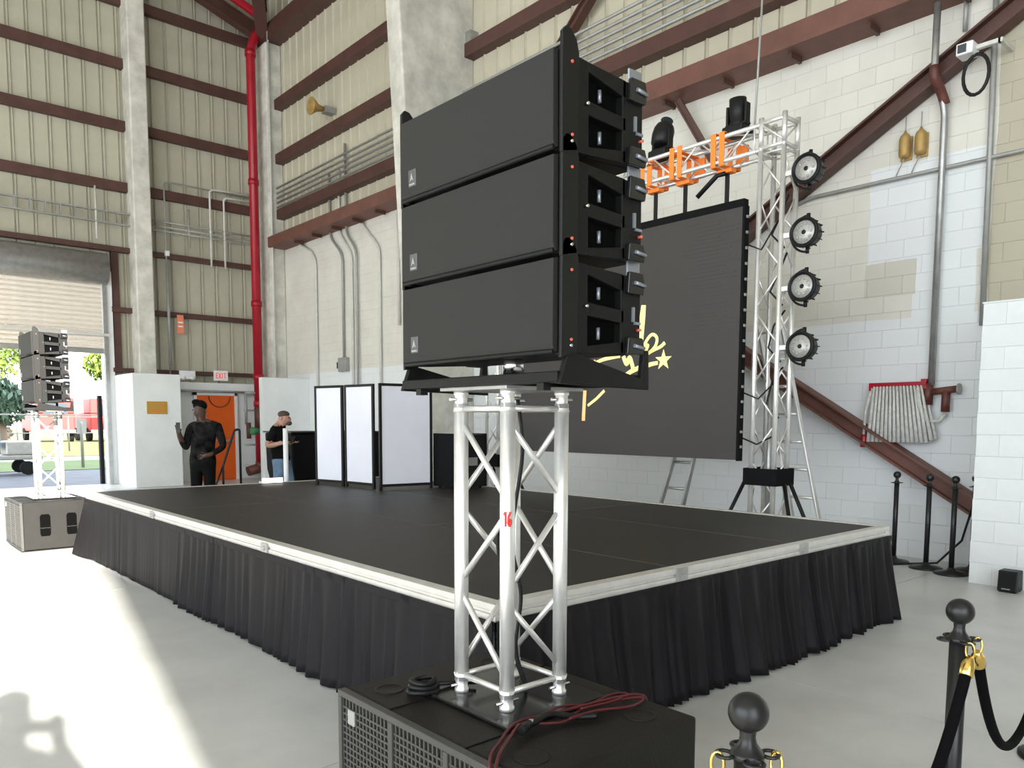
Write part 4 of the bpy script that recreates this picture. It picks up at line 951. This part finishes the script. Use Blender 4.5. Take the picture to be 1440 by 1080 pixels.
fl_lab = ['black stanchion against the white wall, just right of the stage corner', 'black stanchion under the fire hose, second from the stage', 'black stanchion beside the partition, third from the stage', 'black stanchion half hidden by the white partition']
for (a, b), l in zip(far, fl_lab): dup(s0_, Vector((a-SP[1][0], b-SP[1][1], 0)), l, 'spare stanchions by the right wall')
def rope(p, q, sag, label, ap=-.72, aq=-.72+1.5*PI-PI*.5+.0, off=.060):
    P, Q = Vector((*p, ZH)), Vector((*q, ZH)); d = (Q-P).normalized(); P = P+Vector((math.cos(ap), math.sin(ap), 0))*off; Q = Q+Vector((math.cos(aq), math.sin(aq), 0))*off; d = (Q-P).normalized()
    t = thing('velvet_rope', label, 'rope', P.lerp(Q, .5)-Vector((0, 0, sag)), 'black ropes between the stanchions')
    L = (Q-P).length; a = 1/3.
    pts = []
    n = 28; r0 = .05
    A, B = P+Vector((0, 0, -.058))+d*.008, Q+Vector((0, 0, -.058))-d*.008
    for k in range(n+1):
        f_ = k/n; x_ = 2*f_-1; zz = -sag*(1-abs(x_)**2.2); pts.append(A.lerp(B, f_)+Vector((0, 0, zz)))
    MB().tube(pts, .0165, 12).build('cord', 'rope', t)
    for E_, e2, s_ in ((P, A, 1), (Q, B, -1)):
        dirn = (pts[1]-pts[0] if s_ == 1 else pts[-2]-pts[-1]).normalized()
        f1 = e2+dirn*.01; R = dirn.to_track_quat('Z', 'Y').to_matrix()
        MB().lathe([(.008, -.035), (.012, -.03), (.019, -.012), (.020, .0), (.0205, .028), (.019, .03)], f1, 18, R).build('ferrule', 'gold', t)
        ct_ = (E_+f1)/2+Vector((0, 0, .004)); v = (f1-dirn*.03-E_); 
        MB().tube([E_+v*.5+(-v*.62*math.cos(q))+Vector((-d.y, d.x, 0))*.0125*math.sin(q) for q in [2*PI*k/16 for k in range(16)]], .0036, 8, closed=True).build('hook', 'gold', t)
    return t
rope(SP[0], SP[1], .40, 'black velvet rope hanging between the two foreground stanchions', -.72, -.72-PI/2)
rope(SP[1], SP[2], .49, 'black velvet rope dipping at the right edge', -.72, -.72+PI)
rope((.42, .30), SP[0], .35, 'black velvet rope leaving the nearest stanchion to the left, gold hook showing', -.72+PI/2, -.72+PI)
dup(s0_, Vector((.42-SP[1][0], .30-SP[1][1], 0)), 'black rope stanchion just below the frame holding the left rope end')

# ------------------------------------------------------------------ cables on the foreground subwoofer
zt_ = SUBH+.0
def cable(pts, r, mt, label, name='cable', group='cables on the foreground subwoofer'):
    P = [Vector(p) for p in pts]; P = [P[0]]+P+[P[-1]]; out = []
    for i in range(1, len(P)-2):
        for k in range(8):
            t = k/8; p0, p1, p2, p3 = P[i-1:i+3]
            out.append(.5*((2*p1)+(p2-p0)*t+(2*p0-5*p1+4*p2-p3)*t*t+(3*p1-p0-3*p2+p3)*t**3))
    out.append(P[-1]); return tag(MB().tube(out, r, 8).build(name, mt), label, 'cable', group)
cable([(1.345, 1.60, .30), (1.345, 1.61, .56), (1.38, 1.65, SUBH+.012), (1.45, 1.70, SUBH+.012), (1.59, 1.77, SUBH+.024), (1.75, 1.745, SUBH+.024), (1.95, 1.72, SUBH+.024), (2.10, 1.70, SUBH+.012), (2.135, 1.69, SUBH-.05), (2.135, 1.69, .2)], .0055, 'cable_red', 'dark red cable crossing the top of the foreground subwoofer and over its edge')
cable([(1.60, 1.755, SUBH+.024), (1.72, 1.70, SUBH+.012), (1.85, 1.735, SUBH+.012), (1.98, 1.72, SUBH+.012), (2.09, 1.675, SUBH+.012), (2.0, 1.645, SUBH+.012), (1.86, 1.68, SUBH+.02), (1.74, 1.69, SUBH+.02)], .005, 'cable_red', 'dark red cable loop lying on the right part of the subwoofer top')
cable([(1.63, 1.74, SUBH+.03), (1.78, 1.775, SUBH+.026), (1.9, 1.755, SUBH+.012), (2.03, 1.765, SUBH+.012), (2.08, 1.735, SUBH+.012), (1.97, 1.70, SUBH+.022), (1.82, 1.715, SUBH+.026)], .0045, 'cable_red', 'thin dark red cable bundled beside the truss foot')
cable([(1.352, 1.575, .20), (1.345, 1.585, .55), (1.39, 1.63, SUBH+.012), (1.48, 1.69, SUBH+.02), (1.57, 1.74, SUBH+.03)], .0055, 'cable_red', 'second dark red cable hanging down over the grille')
cable([(1.55, 1.72, SUBH+.02), (1.62, 1.725, SUBH+.03), (1.70, 1.735, SUBH+.032), (1.78, 1.70, SUBH+.014), (1.84, 1.66, SUBH+.014)], .011, 'black', 'black cable coupling lying across the red cables')
pl_ = thing('cable_connector', 'small black and silver connector on the subwoofer beside the truss foot', 'connector', (1.585, 1.715, SUBH+.02), 'connectors on the subwoofer')
MB().tube([(1.545, 1.705, SUBH+.026), (1.60, 1.725, SUBH+.03)], .014, 12).build('shell', 'black', pl_)
MB().tube([(1.60, 1.725, SUBH+.03), (1.615, 1.73, SUBH+.031)], .012, 12).build('tip', 'steel', pl_)
rc = thing('cable_coil', 'small coil of black cable on the subwoofer left of the truss', 'cable coil', (1.57, 2.24, SUBH))
for k in range(3): MB().tube([(1.555+(.055-.006*k)*math.cos(q), 2.235+(.045-.004*k)*math.sin(q), SUBH+.014+.017*k+.012*math.sin(2*q+k)*.3) for q in [2*PI*i/22 for i in range(22)]], .010, 8, closed=True).build('loop', 'black', rc)
MB().tube([(1.60, 2.22, SUBH+.03), (1.66, 2.21, SUBH+.022), (1.72, 2.14, SUBH+.03)], .009, 8).build('tail', 'black', rc)
for k, (dx, dy) in enumerate(((.13, .10), (.16, .13), (.11, .15))):
    x_, y_ = TB[0]+dx, TB[1]+dy
    cable([(x_, y_, SUBH+1.05), (x_+.015, y_-.01, 1.45), (x_-.015, y_+.012, 1.15), (x_+.02, y_, .95), (x_+.005, y_+.01, .75), (x_+.03, y_-.02, SUBH+.026)], .006, 'black', 'black cable hanging inside the foreground truss, %s of three' % ('first', 'second', 'third')[k], 'cable', 'cables inside the foreground truss')

# ------------------------------------------------------------------ people
def body(name, label, loc, V, Ed, zone, mats, root):
    """one continuous skinned figure; V: key -> (x, y, z, radius), positions relative to loc"""
    t = thing(name, label, 'person', loc)
    keys = list(V); ix = {k: i for i, k in enumerate(keys)}
    me = bpy.data.meshes.new('body'); me.from_pydata([V[k][:3] for k in keys], [(ix[a], ix[b]) for a, b in Ed], []); me.update()
    ob = bpy.data.objects.new('body', me); COL.objects.link(ob)
    sk = ob.modifiers.new('skin', 'SKIN'); sk.use_smooth_shade = True
    for k in keys:
        r = V[k][3]; d = me.skin_vertices[0].data[ix[k]]; d.radius = r if isinstance(r, tuple) else (r, r); d.use_root = (k == root)
    sb_ = ob.modifiers.new('sub', 'SUBSURF'); sb_.levels = 2; sb_.render_levels = 2
    dg = bpy.context.evaluated_depsgraph_get(); dg.update()
    nm_ = bpy.data.meshes.new_from_object(ob.evaluated_get(dg)); nm_.name = 'body'
    old = ob; COL.objects.unlink(old); bpy.data.objects.remove(old)
    o = bpy.data.objects.new('body', nm_); COL.objects.link(o); o.parent = t
    nm_.materials.clear()
    for q in mats: nm_.materials.append(M[q])
    for p in nm_.polygons:
        p.use_smooth = True; p.material_index = zone(p.center)
    return t
def figure(loc, e1, e2, J, lean=0):
    """J in (a: along e1, b: along e2, z, r) -> world offset"""
    e1, e2 = Vector(e1), Vector(e2)
    return {k: (*(e1*v[0]+e2*v[1])[:2], v[2], v[3]) for k, v in J.items()}
E1, E2 = (.749, -.663, 0), (-.663, -.749, 0)
def hand(J, Ed, wrist, palm, tips_dir, side, pre, curl=.6, size=1.0):
    """palm + five finger chains; palm position (a,b,z), tips_dir unit (a,b,z), side unit (a,b,z) towards the thumb"""
    d, s_ = Vector(tips_dir).normalized(), Vector(side).normalized(); n = d.cross(s_); P = Vector(palm)
    J[pre+'palm'] = (*P, .030*size); Ed.append((wrist, pre+'palm'))
    for i in range(4):
        b_ = P+(d*.045+s_*(.028-.019*i))*size; l = (.045, .052, .048, .038)[i]*size
        m_ = b_+d*l*.6; e = m_+(d*(1-curl)+n*curl).normalized()*l*.6
        for nn, q, r in (('a', b_, .0105), ('b', m_, .0092), ('c', e, .0078)): J[pre+'f%d%s' % (i, nn)] = (*q, r*size)
        Ed += [(pre+'palm', pre+'f%da' % i), (pre+'f%da' % i, pre+'f%db' % i), (pre+'f%db' % i, pre+'f%dc' % i)]
    b_ = P+(s_*.035+d*.005)*size; e = b_+(d*.6+s_*.5+n*.3).normalized()*.045*size
    J[pre+'ta'] = (*b_, .012*size); J[pre+'tb'] = (*e, .009*size); Ed += [(pre+'palm', pre+'ta'), (pre+'ta', pre+'tb')]
def common_edges():
    return [('pelvis', 'waist'), ('waist', 'chest'), ('chest', 'upper'), ('upper', 'neck'), ('neck', 'jaw'), ('jaw', 'skull'), ('skull', 'crown'), ('jaw', 'nose'),
            ('upper', 'shL'), ('shL', 'elL'), ('elL', 'wrL'), ('upper', 'shR'), ('shR', 'elR'), ('elR', 'wrR'),
            ('pelvis', 'hipL'), ('hipL', 'knL'), ('knL', 'anL'), ('anL', 'toL'), ('pelvis', 'hipR'), ('hipR', 'knR'), ('knR', 'anR'), ('anR', 'toR')]

# man at the orange door: facing us, head turned to the left, one hand raised with a phone
J = dict(pelvis=(-.03, 0, 1.00, (.15, .12)), waist=(-.02, .01, 1.14, (.165, .135)), chest=(.0, .02, 1.34, (.175, .13)), upper=(.015, .01, 1.475, (.13, .10)), neck=(-.01, .03, 1.565, .055),
         jaw=(-.03, .055, 1.635, (.066, .07)), skull=(-.035, .045, 1.72, (.078, .09)), crown=(-.03, .04, 1.785, (.06, .07)), nose=(-.075, .13, 1.655, .017),
         shL=(-.175, .0, 1.475, .068), elL=(-.235, .04, 1.17, .056), wrL=(-.27, .15, 1.36, .036),
         shR=(.195, .0, 1.475, .068), elR=(.255, -.02, 1.20, .05), wrR=(.14, .15, 1.10, .034),
         hipL=(-.115, 0, .92, .095), knL=(-.12, .02, .50, .065), anL=(-.13, -.02, .09, .045), toL=(-.16, .14, .035, .035),
         hipR=(.06, 0, .92, .095), knR=(.07, .03, .50, .065), anR=(.08, -.01, .09, .045), toR=(.11, .15, .035, .035))
Ed = common_edges()
hand(J, Ed, 'wrL', (-.275, .165, 1.41), (-.05, .1, 1), (1, .3, 0), 'hl', .5)
hand(J, Ed, 'wrR', (.08, .18, 1.085), (-1, .2, -.15), (0, .2, 1), 'hr', .5)
loc = Vector((3.85, 10.65, 0)); F1 = figure(loc, E1, E2, J)
e1v, e2v = Vector(E1), Vector(E2)
def z1(c):
    a = c.dot(e1v)
    if c.z > 1.535 and abs(a) < .13: return 0
    if c.z < .99: return 2
    if a < -.19 and c.z > 1.27 and c.dot(e2v) > .085: return 0
    if c.dot(e2v) > .152 and c.z < 1.16: return 0
    return 1
p1 = body('person', 'man in a black patterned shirt and black trousers before the orange door', loc, F1, Ed, z1, ('skin_d', 'shirt_p', 'pants_b'), 'pelvis')
hp = loc+e1v*-.028+e2v*.028+Vector((0, 0, 1.755))
MB().sphere(hp, .091, 16, None, (1.0, 1.0, .85)).sphere(hp+e1v*-.035+e2v*.045+Vector((0, 0, .045)), .052, 14, None, (1.1, 1.0, .8)).build('hair', 'hair', p1)
for s_ in (-1, 1): MB().sphere(loc+e1v*(-.035+.03*s_-.02)+e2v*(.118-.004*s_)+Vector((0, 0, 1.695)), .010, 8).build('eye', 'black_g', p1)
MB().sphere(loc+e1v*.048+e2v*.045+Vector((0, 0, 1.68)), .022, 10, None, (.5, 1, 1.3)).build('ear', 'skin_d', p1)
tag(MB().box(loc+e1v*-.26+e2v*.20+Vector((0, 0, 1.46)), (.010, .07, .14), Matrix.Rotation(.5, 3, 'Z')).build('phone', 'black_g', None, bevel=.004), 'phone in the raised hand of the man at the orange door', 'phone', 'held phones')

# man in jeans: side view facing right, head bowed over a phone
J = dict(pelvis=(.0, 0, .96, (.135, .13)), waist=(-.02, .0, 1.10, (.125, .13)), chest=(-.03, .0, 1.28, (.125, .15)), upper=(-.02, .0, 1.42, (.10, .14)), neck=(.02, 0, 1.505, .055),
         jaw=(.075, 0, 1.545, (.064, .07)), skull=(.075, 0, 1.615, (.078, .085)), crown=(.085, 0, 1.665, (.06, .06)), nose=(.165, 0, 1.555, .017),
         shL=(-.03, .17, 1.42, .066), elL=(-.13, .20, 1.19, .05), wrL=(.06, .22, 1.23, .034),
         shR=(-.01, -.17, 1.42, .066), elR=(-.06, -.2, 1.18, .05), wrR=(.12, -.12, 1.24, .034),
         hipL=(.0, .09, .88, .092), knL=(-.01, .10, .48, .066), anL=(-.06, .10, .09, .046), toL=(.12, .11, .035, .035),
         hipR=(.05, -.09, .88, .092), knR=(.14, -.10, .48, .066), anR=(.16, -.10, .09, .046), toR=(.33, -.11, .035, .035))
Ed = common_edges()
hand(J, Ed, 'wrL', (.11, .21, 1.25), (1, -.25, .2), (0, -.3, 1), 'hl', .5)
hand(J, Ed, 'wrR', (.17, -.08, 1.26), (1, .3, .2), (0, .3, 1), 'hr', .5)
loc2 = Vector((4.98, 10.75, 0)); F2 = figure(loc2, E1, E2, J)
def z2(c):
    a, b = c.dot(e1v), c.dot(e2v)
    if c.z > 1.485 and a > -.05: return 0
    if c.z < .985: return 2 if c.z > .07 else 3
    if c.z < 1.265 and (a > .095 or b > .165) and abs(b) > .06 and c.z > 1.13: return 0
    return 1
p2 = body('person', 'man in a black polo shirt and blue jeans, head bowed over his phone', loc2, F2, Ed, z2, ('skin_l', 'shirt_b', 'jeans', 'rubber'), 'pelvis')
MB().sphere(loc2+e1v*.062+Vector((0, 0, 1.65)), .086, 16, None, (1, 1, .62)).build('hair', 'hair_b', p2)
MB().sphere(loc2+e1v*.135+Vector((0, 0, 1.52)), .045, 12, None, (1, 1, .8)).build('beard', 'hair_b', p2)
for s_ in (-1, 1):
    MB().sphere(loc2+e1v*.145+e2v*.032*s_+Vector((0, 0, 1.60)), .010, 8).build('eye', 'black_g', p2)
    MB().sphere(loc2+e1v*.055+e2v*.083*s_+Vector((0, 0, 1.59)), .022, 10, None, (1, .5, 1.3)).build('ear', 'skin_l', p2)
tag(MB().box(loc2+e1v*.20+e2v*.12+Vector((0, 0, 1.285)), (.012, .075, .14), Matrix.Rotation(.7, 3, 'Z') @ Matrix.Rotation(.9, 3, 'Y')).build('phone', 'black_g', None, bevel=.004), 'phone held by the man in jeans', 'phone', 'held phones')

# the photographer, standing right behind the camera; only the shadow falls into the picture
J = dict(pelvis=(0, .42, 1.0, (.16, .12)), waist=(0, .42, 1.15, (.145, .11)), chest=(0, .40, 1.35, (.165, .12)), upper=(0, .38, 1.50, (.14, .10)), neck=(-.01, .34, 1.60, .058),
         jaw=(-.02, .31, 1.67, (.066, .075)), skull=(-.02, .32, 1.765, (.078, .09)), crown=(-.02, .33, 1.825, (.06, .07)), nose=(-.02, .225, 1.71, .017),
         shL=(-.19, .38, 1.50, .07), elL=(-.27, .20, 1.30, .052), wrL=(-.13, .08, 1.50, .036),
         shR=(.19, .38, 1.50, .07), elR=(.27, .20, 1.30, .052), wrR=(.075, .09, 1.48, .036),
         hipL=(-.10, .42, .92, .095), knL=(-.12, .42, .50, .066), anL=(-.13, .44, .09, .046), toL=(-.15, .28, .035, .036),
         hipR=(.10, .42, .92, .095), knR=(.12, .42, .50, .066), anR=(.13, .44, .09, .046), toR=(.15, .28, .035, .036))
Ed = common_edges()
hand(J, Ed, 'wrL', (-.125, .055, 1.535), (.1, -.1, 1), (1, 0, 0), 'hl', .35)
hand(J, Ed, 'wrR', (.062, .06, 1.52), (-.1, -.1, 1), (-1, 0, 0), 'hr', .35)
loc3 = Vector((0, 0, 0)); F3 = figure(loc3, E1, E2, J)
def z3(c):
    if c.z > 1.59: return 0
    if c.z < 1.0: return 2
    return 0 if c.dot(e2v) < .17 and c.z > 1.3 else 1
p3 = body('person', 'person holding up a phone, seen only as a shadow on the sunlit floor', loc3, F3, Ed, z3, ('skin_l', 'shirt_b', 'jeans'), 'pelvis')
MB().sphere(e2v*.335+e1v*-.02+Vector((0, 0, 1.80)), .096, 16, None, (1, 1, .75)).build('hair', 'hair', p3)
ph = tag(MB().box(e2v*.034+e1v*-.045+Vector((0, 0, 1.545)), (.15, .009, .075), Matrix((Vector(E1), Vector(E2), (0, 0, 1))).transposed()).build('phone', 'black_g', None, bevel=.003), 'phone held up by the photographer, outside the frame', 'phone', 'held phones')
